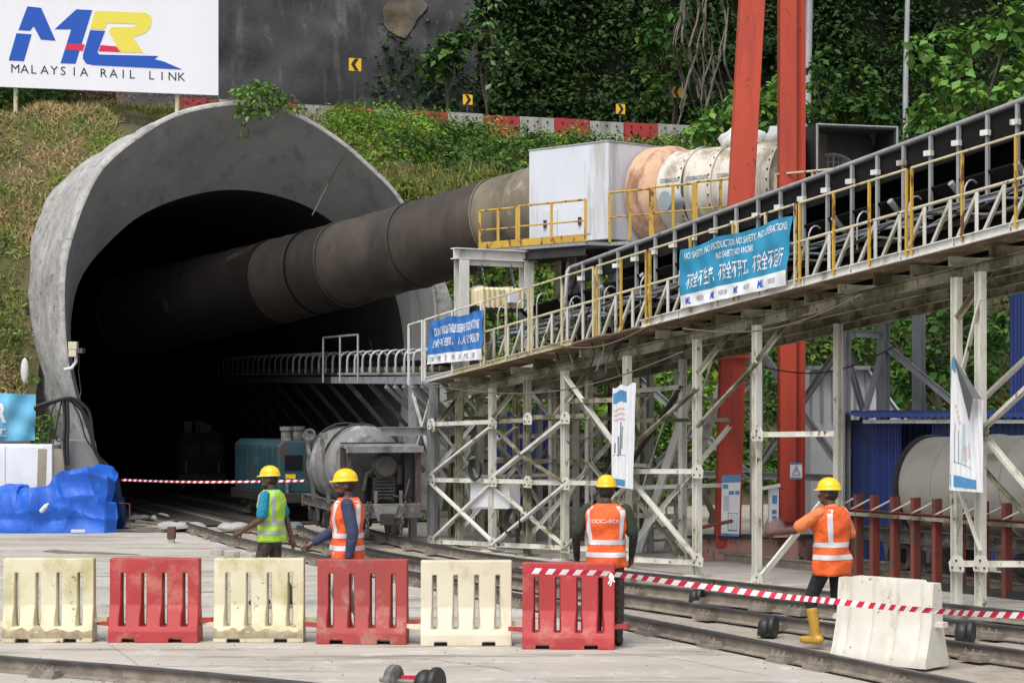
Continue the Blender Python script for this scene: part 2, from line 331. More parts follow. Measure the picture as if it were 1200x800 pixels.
# concrete apron in front of the tracks: separate cast slabs with open joints
rail_px = {
 'A': [(150, 592), (200, 606), (253, 623), (300, 635), (400, 655), (560, 686), (731, 720), (867, 745), (992, 770), (1117, 795), (1300, 832)],
 'B': [(206, 590), (262, 603), (321, 621), (400, 641), (476, 656), (600, 676), (727, 695), (867, 714), (967, 729), (1096, 748), (1200, 762), (1330, 780)],
 'C': [(292, 592), (350, 616), (400, 634), (440, 645), (500, 655), (600, 667), (727, 681), (825, 692), (967, 708), (1096, 722), (1200, 735), (1330, 750)],
 'D': [(330, 588), (400, 609), (440, 622), (500, 637), (600, 653), (727, 668), (860, 681), (967, 692), (1100, 706), (1200, 716), (1330, 729)],
 'E': [(-60, 762), (0, 768), (190, 783), (400, 803), (600, 824)]}
def catmull(p, n=8):
    out = []
    for i in range(len(p) - 1):
        a, b, c, d = p[max(i-1, 0)], p[i], p[i+1], p[min(i+2, len(p)-1)]
        for k in range(n):
            t = k/n; out.append(.5*((2*b) + (c - a)*t + (2*a - 5*b + 4*c - d)*t*t + (3*b - a - 3*c + d)*t**3))
    return out + [p[-1]]
def smooth_line(p, it):
    p = [x.copy() for x in p]
    for _ in range(it): p = [p[0]] + [(p[i-1] + 2*p[i] + p[i+1])/4 for i in range(1, len(p)-1)] + [p[-1]]
    return p
RL = {}
for k, v in rail_px.items():
    pl = [G(x, y, .15) for x, y in v]
    if k in 'ABCD':          # carry on into the tunnel along its axis
        d = AX; pl = [pl[0] + d*24, pl[0] + d*8] + pl
    RL[k] = [Vector((q.x, q.y, 0)) for q in smooth_line(resample(catmull(pl), 90), 14)]
ap = MB()
slabs = [[(-260, 700), (60, 700), (60, 752), (-300, 752)], [(60, 700), (300, 700), (290, 752), (60, 752)]]
def slab(pts, z=0., parent=None, m=None):
    b = MB(); c = sum(pts, Vector()) / len(pts); q = [c + (p - c) * (1 - .008/max((p - c).length, .1)) for p in pts]
    b.prism([Vector((p.x, p.y, z)) for p in q], (0, 0, -.028 - z + z))
    return b.build('concrete_slab', m or m_conc, parent, bevel=.006)
# slab columns lie left of rail A and right of the foreground rail
lineA = [p for p in RL['A']]
def xA(Y):
    for p, q in zip(lineA, lineA[1:]):
        if (p.y - Y) * (q.y - Y) <= 0: return p.x + (q.x - p.x) * (Y - p.y) / (q.y - p.y + 1e-9)
    return lineA[-1].x
yb = [12, 17.2, 19.9, 23.6, 27.5, 31.5, 35.5, 39.5]
for y0, y1 in zip(yb, yb[1:]):
    xe0, xe1 = xA(y0) - .16, xA(y1) - .16; xl = -22.0; ncol = 5
    cuts0 = [xl + (xe0 - xl)*c for c in (0, .34, .56, .74, .88, 1)]; cuts1 = [xl + (xe1 - xl)*c for c in (0, .34, .56, .74, .88, 1)]
    for c in range(ncol):
        slab([Vector((cuts0[c], y0, 0)), Vector((cuts0[c+1], y0, 0)), Vector((cuts1[c+1], y1, 0)), Vector((cuts1[c], y1, 0))], 0, ground)
# strip of concrete between rail D and the trestle and the yard beyond it
lineD = RL['D']
def xD(Y):
    for p, q in zip(lineD, lineD[1:]):
        if (p.y - Y) * (q.y - Y) <= 0: return p.x + (q.x - p.x) * (Y - p.y) / (q.y - p.y + 1e-9)
    return lineD[-1].x
yb = [16, 21, 24, 27, 30, 33, 36, 39]
for y0, y1 in zip(yb, yb[1:]):
    a0, a1 = xD(y0) + .2, xD(y1) + .2
    for c0, c1 in ((0, 2.2), (2.2, 6), (6, 14)):
        slab([Vector((a0+c0, y0, 0)), Vector((a0+c1, y0, 0)), Vector((a1+c1, y1, 0)), Vector((a1+c0, y1, 0))], 0, ground)
# tunnel floor
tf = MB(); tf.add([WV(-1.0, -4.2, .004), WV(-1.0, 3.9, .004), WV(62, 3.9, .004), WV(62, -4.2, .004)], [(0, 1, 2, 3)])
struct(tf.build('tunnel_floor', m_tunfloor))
# ---------------------------------------------------------------- rails
def rail_prof(): return [(-.07, 0), (.07, 0), (.07, .012), (.012, .03), (.012, .11), (.036, .12), (.036, .145), (.028, .15), (-.028, .15), (-.036, .145), (-.036, .12), (-.012, .11), (-.012, .03), (-.07, .012)]
def sweep_rail(line, prof, mb, z0=0.):
    rings = []
    for i, p in enumerate(line):
        d = (line[min(i+1, len(line)-1)] - line[max(i-1, 0)]).normalized(); r = Vector((d.y, -d.x, 0))
        rings.append([p + r*a + Vector((0, 0, b + z0)) for a, b in prof])
    return mb.loft(rings)
clip = MB(); clip.box((0, 0, .02), (.17, .30, .04)); clip.box((0, 0, .055), (.10, .28, .04))
for yy in (-.1, 0, .1): clip.lathe([(.017, 0), (.017, .03), (.009, .03), (.009, .05)], (.02, yy, .07), (0, 0, 1), 6)
clip_me = clip.mesh('rail_clip'); clip_me.materials.append(m_rail)
def track(label, keys, i0=0, clips=(.8, .5)):
    t = thing('railway_track', label, 'railway track', RL[keys[0]][60])
    for kk, k in enumerate(keys):
        ln = RL[k][i0:]; r = sweep_rail(ln, rail_prof(), MB()).build('rail', m_rail, t)
        sweep_rail(ln, [(-.0375, .121), (.0375, .121), (.0375, .146), (.029, .1535), (-.029, .1535), (-.0375, .146)], MB()).build('running_surface', m_railtop, r)
        dist = 0; nxt = .3 + .35*kk
        for p, q in zip(ln, ln[1:]):
            dist += (q - p).length
            if dist > nxt and p.y < 40:
                nxt += 1.12; d = (q - p).normalized(); s = 1 if int(nxt*10) % 2 else -1
                rr = Vector((d.y, -d.x, 0))
                Mx = Matrix.Translation(p + rr*.115*s) @ Matrix.Rotation(math.atan2(-d.x, d.y), 4, 'Z')
                mkobj('rail_clip', clip_me, None, t, Mx)
    return t
track('pair of rusty rails nearest the barriers, curving out of the tunnel', 'AB')
track('pair of rails along the foot of the white trestle under the grey mixer wagon', 'CD')
track('single polished rail across the bottom left foreground', 'E')
# ---------------------------------------------------------------- tunnel portal
fr_px = [(120, 611), (117, 560), (108, 520), (97, 490), (86, 450), (79, 410), (76, 360), (78, 310), (89, 267), (102, 232), (118, 202), (137, 182), (159, 165), (189, 145), (218, 133), (250, 126), (285, 123), (320, 128), (358, 142), (400, 169), (434, 199), (461, 226), (485, 265), (499, 300), (506, 335), (509, 371), (507, 420), (500, 470), (490, 520), (478, 570), (468, 611)]
in_px = [(126, 606), (119, 560), (110, 520), (98, 480), (88, 440), (83, 395), (85, 361), (93, 330), (110, 303), (142, 270), (169, 250), (209, 233), (256, 223), (297, 224), (337, 233), (368, 246), (400, 268), (430, 295), (457, 331), (469, 370), (474, 420), (470, 480), (458, 560), (450, 606)]
NP = 72
fr = resample(catmull([onw(x, y, 0) for x, y in fr_px], 4), NP); inn = resample(catmull([onw(x, y, 1.8) for x, y in in_px], 4), NP)
portal = thing('tunnel_portal', 'round grey concrete tunnel mouth with flared smooth ring', 'tunnel portal', WV(0, 0, 0))
fl = MB(); fl.loft([[a.lerp(b, t) + Vector((0, 0, 0)) for a, b in zip(fr, inn)] for t in (0, .33, .66, 1)], cap=False, closed=False)
fl.build('flare', m_flare, portal, smooth='all')
cen = WV(0, -.1, 4.6)
ext = MB(); rings = []
for L in (0, .06, .5, 1., 1.5, 2., 2.5, 3., 3.6, 4.2, 5., 6., 7.6):
    ring = []
    for p in fr:
        o = (p - cen); o = (o - AX*o.dot(AX)).normalized(); q = p + AX*L
        e = .05 if L == 0 else .10 + (.09 * fn(q, .8) + .09*fn(q, 2.6, 5) if L > .06 else 0)
        ring.append(q + o*(e + .02*L))
    rings.append(ring)
rings.insert(0, [p + AX*.003 for p in fr])
ext.loft(rings, cap=False, closed=False); ext.build('shotcrete_back', m_shot, portal, smooth='all')
co = MB()
cp = [onw(x, y, .12) for x, y in [(498, 296), (516, 314), (529, 351), (534, 400), (532, 480), (524, 560), (515, 611), (468, 611), (490, 520), (500, 470), (507, 420), (509, 371), (506, 335)]]
co.prism(cp, AX*1.2); co.build('shotcrete_shoulder', m_shot, portal)
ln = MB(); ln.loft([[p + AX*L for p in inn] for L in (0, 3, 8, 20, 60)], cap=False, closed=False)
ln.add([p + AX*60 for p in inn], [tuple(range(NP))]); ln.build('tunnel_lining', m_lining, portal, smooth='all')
pl = MB()
b0 = [onw(x, y, -.25) for x, y in [(74, 516), (112, 516), (117, 545), (119, 618), (60, 618)]]
pl.prism(b0, AX*1.6); pl.build('plinth', m_flare, portal, bevel=.02)
# retaining wall to the left of the portal
rw = MB(); rw.prism([WV(2.6, -16, -.03), WV(2.6, -4.25, -.03), WV(2.6, -4.25, 2.15), WV(2.6, -16, 2.15)], AX*.5)
rwo = rw.build('retaining_wall', m_flare, bevel=.03); tag(rwo, 'low grey concrete retaining wall at the foot of the grassy slope', 'wall')
# dark shotcrete cliff above the road
cl = MB()
def cliff(u, t):
    v = 3.5 + 15*u; w = 35.6 + 2.6*t + .5*math.sin(v*.5 + t*2); q = WV(w, v, 11.9 + 16*t)
    return q + AX*(.5*fn(q, .35) + .25*fn(q, 1.1, 3))
cl.grid(cliff, 60, 40); c_o = cl.build('shotcrete_cliff', m_shotdark, smooth='all'); be = MB(); be.grid(lambda u, t_: cliff(.80 + (.05 + .014*math.sin(u*13) + .008*math.sin(u*31))*t_*math.cos(u*2*math.pi), .43 + (.055 + .012*math.sin(u*19))*t_*math.sin(u*2*math.pi)) - AX*(.16 - .06*t_), 40, 10); be.build('bare_earth', mat('bare tan earth', (.13, .10, .068), (.06, .055, .048), .9, r=.95, bump=.8, bsc=5, lo=.4, hi=.6), c_o, smooth='all')
tag(c_o, 'tall dark sprayed concrete cliff behind the upper road', 'cliff')
# ---------------------------------------------------------------- upper road barriers
jp = [(-.20, 0), (.20, 0), (.20, .06), (.10, .30), (.075, .86), (-.075, .86), (-.10, .30), (-.20, .06)]
jm = MB(); jm.ext(jp, (-.69, 0, 0), (.69, 0, 0)); jme = jm.mesh('body'); nt = MB()
for x in (-.4, 0, .4): nt.lathe([(.035, 0), (.035, .03)], (x, -.095, .70), (0, -1, 0), 8)
hole_me = nt.mesh('fixing_hole'); hole_me.materials.append(m_signk)
m_jw = mat('old white concrete paint', (.36, .355, .33), (.25, .25, .225), 2, (1, 1, .3), r=.85, spots=((.16, .17, .14), .58, 1.8, (1, 1, .15), .18))
m_jr = mat('old red concrete paint', (.36, .028, .028), (.27, .028, .032), 2, (1, 1, .3), r=.75, spots=((.20, .06, .05), .62, 2.5, (1, 1, .2), .12))
ordn = ['first', 'second', 'third', 'fourth', 'fifth', 'sixth', 'seventh', 'eighth', 'ninth', 'tenth', 'eleventh', 'twelfth', 'thirteenth', 'fourteenth', 'fifteenth']
jmes = {}
for nm, mm in (('w', m_jw), ('r', m_jr)):
    jmes[nm] = jme.copy(); jmes[nm].materials.append(mm)
vroad0 = wv_of(onw(210, 130, 27.1).x, onw(210, 130, 27.1).y)[1]
for i in range(15):
    v = vroad0 + .7 + 1.42*i; c = 'rw'[i % 2]; base = WV(27.1, v, 12.36 + .02*math.sin(i*2.1))
    t = thing('road_barrier', '%s concrete barrier along the upper road, %s from the billboard end' % ('white' if c == 'w' else 'red', ordn[i]), 'barrier', base, 'barriers along the upper road')
    Mx = Matrix.Translation(base) @ Matrix.Rotation(math.atan2(RT.y, RT.x) + .02*math.sin(i*5.), 4, 'Z')
    mkobj('body', jmes[c], None, t, Mx); mkobj('fixing_holes', hole_me, None, t, Mx)
# chevron road signs
def chevron(px, py, w, size, left, label):
    c = onw(px, py, w); t = thing('chevron_sign', label, 'road sign', (c.x, c.y, 12.4), 'chevron signs on the upper road')
    h = size/2; fx = RT; fz = Vector((0, 0, 1)); o = c - AX*.02
    MB().prism([o + fx*x*h + fz*y*h for x, y in ((-1, -1), (1, -1), (1, 1), (-1, 1))], AX*.02).build('board', m_signy, t)
    s = -1 if left else 1
    pts = [(-.62, .95), (.05, .95), (.72, 0), (.05, -.95), (-.62, -.95), (.02, 0)]
    MB().prism([o - AX*.003 + fx*h*.95*s*x + fz*y*h for x, y in pts], AX*-.004).build('chevron_mark', m_signk, t)
    MB().beam(V(c.x, c.y, 12.3) + AX*.03, c + AX*.03, .07).build('post', m_dark, t)
chevron(416, 76, 33, .50, True, 'yellow black chevron sign in front of the dark cliff')
chevron(548, 117, 28.5, .38, False, 'small yellow black chevron sign left of the red road barriers')
chevron(727, 128, 28.5, .38, False, 'small yellow black chevron sign above the right red road barrier')
chevron(793, 108, 31, .44, True, 'yellow black chevron sign beside hanging vines')
# ---------------------------------------------------------------- billboard with rail logo
bl = P(0, 102, 48.6); br = P(256, 112, 50.0); bd = (br - bl); bd.z = 0; bd.normalize(); bn = Vector((bd.y, -bd.x, 0))
bb = thing('billboard', 'large white billboard with blue yellow rail logo on posts', 'billboard', P(120, 135, 49.3))
p0 = bl - bd*.6; MB().prism([p0, br, br + Vector((0, 0, 4.2)), p0 + Vector((0, 0, 4.2))], -bn*.08).build('panel', m_board, bb, bevel=.006)
def onb(zx, zy, off=.006):       # zoom pixel -> billboard plane
    px, py = zx/2.9625, zy/2.9625; k = Vector(((px - 600)/F, 1, (HOR - py)/F)); o = Vector((0, 0, CZ))
    t = (bl + bn*off - o).dot(bn) / k.dot(bn); return o + k*t
lg = [(m_lblue, [[(95, 23), (143, 28), (193, 142), (142, 138), (117, 92), (104, 108), (64, 105)], [(57, 116), (110, 120), (83, 213), (30, 210)], [(265, 33), (320, 36), (262, 222), (210, 220), (247, 103), (190, 102)],
       [(313, 105), (365, 108), (338, 182), (345, 190), (550, 195), (536, 206), (568, 214), (633, 242), (325, 227), (300, 222), (288, 205), (288, 190)]]),
      (m_lyel, [[(330, 38), (505, 45), (522, 54), (528, 70), (522, 95), (505, 115), (462, 130), (498, 184), (418, 182), (378, 110), (385, 94), (466, 95), (471, 84), (372, 80), (362, 103), (312, 100)]]),
      (m_lred, [[(232, 152), (294, 155), (287, 177), (226, 173)], [(350, 157), (404, 162), (418, 181), (342, 178)]])]
for k, (mm, polys) in enumerate(lg):
    for q in polys: MB().prism([onb(x, y, .008 + (.004 if k == 2 else 0)) for x, y in q], -bn*.007).build('logo_shape', mm, bb)
def text(s, size, origin, xdir, ydir, mm, parent, name='lettering', align='LEFT', bold=0., sx=1.):
    cu = bpy.data.curves.new(name, 'FONT'); cu.body = s; cu.size = size; cu.align_x = align; cu.extrude = .0008; cu.offset = bold; cu.resolution_u = 3
    o = bpy.data.objects.new(name, cu); COL.objects.link(o); dg = bpy.context.evaluated_depsgraph_get(); dg.update()
    me = bpy.data.meshes.new_from_object(o.evaluated_get(dg)); bpy.data.objects.remove(o); bpy.data.curves.remove(cu); me.name = name
    me.materials.clear(); me.materials.append(mm)
    x = Vector(xdir).normalized(); y = Vector(ydir).normalized(); z = x.cross(y)
    Mx = Matrix(((x.x*sx, y.x, z.x, origin[0]), (x.y*sx, y.y, z.y, origin[1]), (x.z*sx, y.z, z.z, origin[2]), (0, 0, 0, 1)))
    me.transform(Mx); return mkobj(name, me, None, parent)
tx0, tx1 = onb(36, 252, .006), onb(636, 282, .006)
sl = (tx1 - tx0).normalized()
lett = 'MALAYSIA RAIL LINK'; Lw = (tx1 - tx0).length; step = Lw/(len(lett) - .3)
for i, ch in enumerate(lett):
    if ch != ' ': text(ch, .30, tx0 + sl*(i*step*1.005 + (.06 if ch == 'I' else 0)), sl, (0, 0, 1), m_lblk, bb, 'letter')
for px in (18, 211):
    q = P(px, 108, 49.2); q = bl + bd*((q - bl).dot(bd)) + bn*-.16; g = float(terr(q.x, q.y))
    MB().tube([V(q.x, q.y, g - .3), V(q.x, q.y, bl.z + 3.5)], .055, 8).build('post', m_cream, bb)
# ---------------------------------------------------------------- conveyor trestle
TA = Vector((-1.42, 35.7, 0)); TU = Vector((7.12, -11.4, 0)); TD = TU.normalized(); TN = Vector((.848, .53, 0)); TL = TU.length
UP = Vector((0, 0, 1))
def T(t, off, z=0.): return TA + TU*t + TN*off + Vector((0, 0, z))
def tpx(px, off=0.):
    k = (px - 600)/F; return (k*(35.7 + .53*off) + 1.42 - .848*off) / (7.12 + 11.4*k)
def TP(px, py, off=0.):
    t = tpx(px, off); return P(px, py, 35.7 + .53*off - 11.4*t)
def zd(t): return 3.0 + 1.6*t
def zh(t): return 4.37 + 2.0*t
con = thing('conveyor_trestle', 'long inclined conveyor gangway on white steel legs with yellow railings', 'conveyor', T(.5, .8))
def part(name, m, fnc, parent=con, **k):
    b = MB(); fnc(b); return b.build(name, m, parent, **k)
# legs
for px, kind in ((505, 'g'), (538, 'm'), (577, 's'), (618, 'm'), (662, 's'), (735, 's'), (817, 's'), (887, 's'), (1121, 's'), (1149, 's'), (1262, 's')):
    off = .30; t = tpx(px, off); w = .105
    part('leg', {'g': m_galv, 'm': m_moss, 's': m_steel}[kind], lambda b: (b.ibeam(T(t, off, 0), T(t, off, zd(t) - .36), w, w, TD), b.box(T(t, off, .012), (.3, .3, .024), Matrix.Rotation(.5, 3, 'Z'))))
for px in (529, 568, 605, 647, 690, 737, 800, 982):
    off = 1.55; t = tpx(px, off); w = .10
    part('leg', m_steel if px > 640 else m_moss if px in (529, 605) else m_steelc, lambda b: (b.ibeam(T(t, off, 0), T(t, off, zd(t) - .36), w, w, TN), b.box(T(t, off, .012), (.3, .3, .024), Matrix.Rotation(.5, 3, 'Z'))))
# bracing given by the two ends it ties together (photo pixels on a frame plane)
H_ = [(505, 497, 577, 494, .22), (577, 494, 618, 492, .22), (618, 489, 690, 487, .24), (505, 562, 618, 564, .22), (618, 565, 735, 566, .22), (505, 634, 735, 645, .22), (605, 511, 690, 511, 1.48), (735, 552, 817, 552, .22), (887, 509, 975, 508, .22), (1118, 660, 1262, 661, .22), (662, 470, 735, 468, .22),
      (735, 655, 817, 659, .22), (737, 458, 800, 453, 1.48), (529, 610, 690, 622, 1.48), (529, 540, 690, 540, 1.48), (690, 600, 800, 606, 1.48)]
D_ = [(505, 556, .25, 577, 499, .25, 'm_steelc', .09), (538, 553, 1.45, 605, 500, 1.45, 'm_steel', .07), (577, 560, .27, 662, 492, .27, 'm_steelc', .11), (577, 498, .21, 618, 540, .21, 'm_moss', .07), (618, 538, .21, 662, 566, .21, 'm_moss', .07),
      (505, 566, .2, 577, 634, .2, 'm_steelc', .075), (505, 634, .26, 577, 566, .26, 'm_steelc', .10), (577, 638, .2, 662, 568, .2, 'm_steelc', .085), (577, 568, .26, 662, 640, .26, 'm_steel', .075), (662, 642, .2, 735, 568, .2, 'm_steel', .08), (529, 448, 1.45, 568, 490, 1.45, 'm_steel', .06), (568, 448, 1.5, 529, 495, 1.5, 'm_galv', .06), (605, 440, 1.45, 568, 490, 1.45, 'm_steel', .07),
      (568, 440, 1.5, 605, 488, 1.5, 'm_moss', .06), (662, 440, .25, 735, 540, .25, 'm_steel', .08), (735, 528, .2, 817, 455, .2, 'm_moss', .085), (737, 545, 1.5, 800, 452, 1.5, 'm_dark', .09), (735, 556, .2, 817, 655, .2, 'm_steel', .085), (737, 575, 1.45, 800, 650, 1.45, 'm_moss', .08),
      (690, 640, 1.45, 737, 560, 1.45, 'm_steel', .07), (887, 682, .22, 982, 565, 1.48, 'm_steel', .09), (817, 500, .2, 887, 425, .2, 'm_moss', .08), (1149, 505, .2, 1262, 400, .2, 'm_steel', .10), (1149, 470, 1.2, 1250, 375, 1.5, 'm_steel', .09), (1149, 505, .25, 1262, 640, .25, 'm_steel', .10), (1149, 545, 1.2, 1250, 655, 1.5, 'm_moss', .08),
      (1124, 574, .22, 1149, 645, .22, 'm_steel', .05), (1124, 450, .25, 1149, 350, .25, 'm_steel', .06), (605, 440, 1.5, 647, 490, 1.5, 'm_galv', .08), (647, 490, 1.45, 690, 435, 1.45, 'm_steelc', .08), (690, 540, 1.5, 737, 600, 1.5, 'm_steel', .08), (647, 620, 1.45, 690, 545, 1.45, 'm_steel', .07), (605, 545, 1.5, 647, 615, 1.5, 'm_galv', .07)]
for x0, y0, x1, y1, off in H_:
    part('strut', m_steel if x0 > 700 else m_moss if off > 1 or y0 < 495 else m_steel, lambda b: b.angle(TP(x0, y0, off), TP(x1, y1, off), .075))
for x0, y0, o0, x1, y1, o1, mm, w in D_:
    part('brace', globals()[mm], lambda b: b.chan(TP(x0, y0, o0), TP(x1, y1, o1), w*.45, w, TN))
for px_g in (505, 577, 618, 662, 735, 817, 887, 1121, 1149):      # bolted gusset plates where braces meet the near legs
    for py_g in {505: (497, 562, 634), 577: (496, 564, 637), 618: (491, 565), 662: (490, 567, 641), 735: (553, 650), 817: (553, 656), 887: (509, 680), 1121: (661,), 1149: (506, 661)}[px_g]:
        c_ = TP(px_g, py_g, .185); gp = part('gusset_plate', m_steel, lambda b: b.prism([c_ + TD*x_ + UP*z_ for x_, z_ in ((-.12, -.09), (.12, -.09), (.14, .02), (.06, .11), (-.06, .11), (-.14, .02))], TN*.012))
        for x_, z_ in ((-.07, -.04), (.07, -.04), (0, .05)): part('bolt', m_dark, lambda b: b.lathe([(.014, 0), (.014, .015)], c_ + TD*x_ + UP*z_, -TN, 6), gp)
for i_, px_b in enumerate((548, 590, 632, 675, 716, 762)):      # third row of supports under the far edge
    t = tpx(px_b, 2.35); part('leg', (m_steel, m_moss, m_galv)[i_ % 3], lambda b: b.ibeam(T(t, 2.35, 0), T(t, 2.35, zd(t) - .2), .09, .09, TD))
rowb = (548, 590, 632, 675, 716, 762)
for i_, (xa_, xb_) in enumerate(zip(rowb, rowb[1:])):
    ta_, tb_2 = tpx(xa_, 2.3), tpx(xb_, 2.3); za_, zb_ = (.25, 1.5) if i_ % 2 else (1.5, 2.75)
    part('brace', (m_galv, m_steel, m_moss)[i_ % 3], lambda b: b.angle(T(ta_, 2.3, za_), T(tb_2, 2.3, zb_), .06)); part('brace', (m_steel, m_moss, m_galv)[i_ % 3], lambda b: b.angle(T(ta_, 2.4, zb_), T(tb_2, 2.4, za_), .06))
    for z_ in (1.5, 2.7): part('strut', m_moss if i_ % 2 else m_steel, lambda b: b.angle(T(ta_, 2.3, z_), T(tb_2, 2.3, z_), .06))
for px_b, o_ in ((538, 1.5), (618, 1.5), (735, 1.5)):     # cross ties between near and far rows
    t = tpx(px_b, .3)
    for z_, z2 in ((1.25, 1.25), (.3, 2.2), (2.3, 2.3)): part('cross_tie', m_steel if z_ != 2.3 else m_moss, lambda b: b.angle(T(t, .32, z_), T(t, 2.33, z2), .06))
# deck: girders, joists, boards, edge channel
T0, T1 = -.02, 1.25
for off, h in ((.42, .15), (.95, .12), (1.6, .15), (2.3, .13)):
    part('girder', m_moss, lambda b: b.chan(T(T0, off, zd(T0) - .29), T(T1, off, zd(T1) - .29), .07, h))
k = 0; t = T0 + .02
while t < T1:
    part('joist', m_moss if k % 3 else m_steel, lambda b: b.chan(T(t, .36, zd(t) - .125), T(t, 2.4, zd(t) - .125), .06, .16 if k % 3 else .12, UP))
    t += .052; k += 1
t = T0; k = 0
while t < T1 - .01:
    e = min(t + .0705, T1)
    for o0 in (.03, .27, .51, 1.75, 1.99):
        part('walkway_board', m_wood, lambda b: b.beam(T(t + .0008, o0 + .115, zd(t) - .015 + .008*((k*7) % 3)), T(e - .0008, o0 + .115, zd(e) - .015 + .008*((k*7) % 3)), .23, .028))
    if k not in (5, 6): part('edge_channel', m_steelc if k > 5 else m_cream if k > 0 else m_steelc, lambda b: b.chan(T(t + .001, 0, zd(t) + .015), T(e - .001, 0, zd(e) + .015), .05, .12 if k > 6 else .09))
    t = e; k += 1
# railings
def rail_run(ts, te, off, mpost, mrail, step=.062, hgt=1.1, parent=con, r=.017):
    part('handrail', mrail, lambda b: b.tube([T(ts, off, zd(ts) + hgt), T(te, off, zd(te) + hgt)], r, 8), parent, smooth=True)
    part('mid_rail', mrail, lambda b: b.tube([T(ts, off, zd(ts) + hgt*.52), T(te, off, zd(te) + hgt*.52)], r*.8, 8), parent, smooth=True)
    n = max(1, round((te - ts)/step))
    for i in range(n + 1):
        t = ts + (te - ts)*i/n
        part('railing_post', mpost, lambda b: b.beam(T(t, off, zd(t)), T(t, off, zd(t) + hgt), .032, .032, TD), parent)
cuts = [tpx(x) for x in (478, 497, 566, 622, 698, 760, 862, 935, 1066, 1262)]
sty = [(m_steelc, m_steelc), (m_steelc, m_steelc), (m_cream, m_cream), (m_cream, m_cream), (m_yel, m_cream), (m_yel, m_cream), (m_cream, m_cream), (m_yel, m_cream), (m_yel, m_cream)]
for (a, b_), (mp, mr) in zip(zip(cuts, cuts[1:]), sty): rail_run(a + .0035, b_ - .0035, -.01, mp, mr)
# belt side lattice
t = .10; k = 0
while t < T1:
    e = t + .034
    part('lattice_post', m_steel if k % 2 else m_steelc, lambda b: b.angle(T(t, .20, zd(t)), T(t, .20, zd(t) + .62), .055, TD))
    part('lattice_diagonal', m_steel, lambda b: b.angle(T(t + .002, .22, zd(t) + .02), T(e - .002, .22, zd(e) + .60), .042, TN))
    t = e; k += 1
part('lattice_chord', m_steel, lambda b: b.angle(T(.10, .20, zd(.10) + .63), T(T1, .20, zd(T1) + .63), .045))
for dz in (.05, .64):
    part('belt_stringer', m_galv if dz > .3 else m_moss, lambda b: b.chan(T(.08, .72, zd(.08) + dz), T(T1, .72, zd(T1) + dz), .05, .08))
    part('belt_stringer', m_moss, lambda b: b.chan(T(.08, 1.62, zd(.08) + dz), T(T1, 1.62, zd(T1) + dz), .05, .08))
# belt with troughed section, return strand, rollers
def belt(ts, te, dz, trough, zf=zd):
    b = MB(); rings = []
    for i in range(25):
        t = ts + (te - ts)*i/24; z = zf(t) + dz
        pr = [(.82, trough), (1.0, 0), (1.36, 0), (1.54, trough)]
        rings.append([T(t, o, z + h) for o, h in pr] + [T(t, o, z + h - .02) for o, h in reversed(pr)])
    return b.loft(rings)
belt(.12, T1, .85, .16).build('belt', m_rubber, con); belt(.12, T1, .30, .0).build('return_belt', m_rubber, con)
t = .14; k = 0
while t < T1:
    for o0, o1, h0, h1 in ((.78, 1.0, .98, .80), (1.0, 1.36, .80, .80), (1.36, 1.58, .80, .98)):
        part('roller', m_galv, lambda b: b.lathe([(.045, 0), (.045, (T(0, o1, h1) - T(0, o0, h0)).length)], T(t, o0, zd(t) + h0), T(0, o1, h1) - T(0, o0, h0), 10), smooth=True)
    part('roller_frame', m_moss, lambda b: b.angle(T(t, .74, zd(t) + .70), T(t, 1.6, zd(t) + .70), .06))
    t += .085; k += 1
# hood rail, its posts with clamps, black side sheet and cover
hs_, he_ = tpx(668, .85), T1
part('hood_rail', m_galv, lambda b: b.tube([T(hs_, .85, zh(hs_)), T(he_, .85, zh(he_))], .032, 10), smooth=True)
part('hood_rail', m_galv, lambda b: b.tube([T(hs_, .85, zh(hs_)), T(hs_, .80, zh(hs_) - .06), T(hs_, .74, zd(hs_) + .65)], .035, 8), smooth=True)
hb = MB(); rings = []
for i in range(31):
    t = hs_ + .02 + (he_ - hs_ - .02)*i/30; pr = [(.885, zd(t) + 1.12 + .2*t), (.89, zh(t) - .045), (1.0, zh(t) + .06), (1.36, zh(t) + .06), (1.66, zh(t) - .045), (1.66, zd(t) + .1)]
    rings.append([T(t, o, z) for o, z in pr] + [T(t, o + (.012 if o < 1.2 else -.012), z - .012) for o, z in reversed(pr)])
hb.loft(rings).build('belt_cover', m_rubber, con)
t = hs_ + .03
while t < T1:
    pst = part('hood_post', m_galv, lambda b: b.beam(T(t, .84, zd(t) + .6), T(t, .84, zh(t) - .03), .045, .045, TD))
    part('clamp', m_steelc, lambda b: b.box(T(t, .80, zh(t) - .26), (.12, .07, .07), Matrix.Rotation(-.9, 3, 'Z')), pst)
    t += .038
# bent cable hooks along the walkway
def hook(t, off, z, s=1., parent=con, m=m_galv, name='cable_hook'):
    pts = [T(t, off, z)] + [T(t, off + .10*s*(1 - math.cos(a)) * 1.2, z + .30*s + .16*s*math.sin(a)) for a in [R_(x) for x in (0, 25, 50, 75, 100, 125)]]
    return part(name, m, lambda b: b.tube(pts, .013, 6), parent, smooth=True)
t = tpx(548); 
while t < T1: hook(t, .62, zd(t) + .40 if t > .2 else zd(t) + .62, 1.15); t += .047 if t < .18 else .075
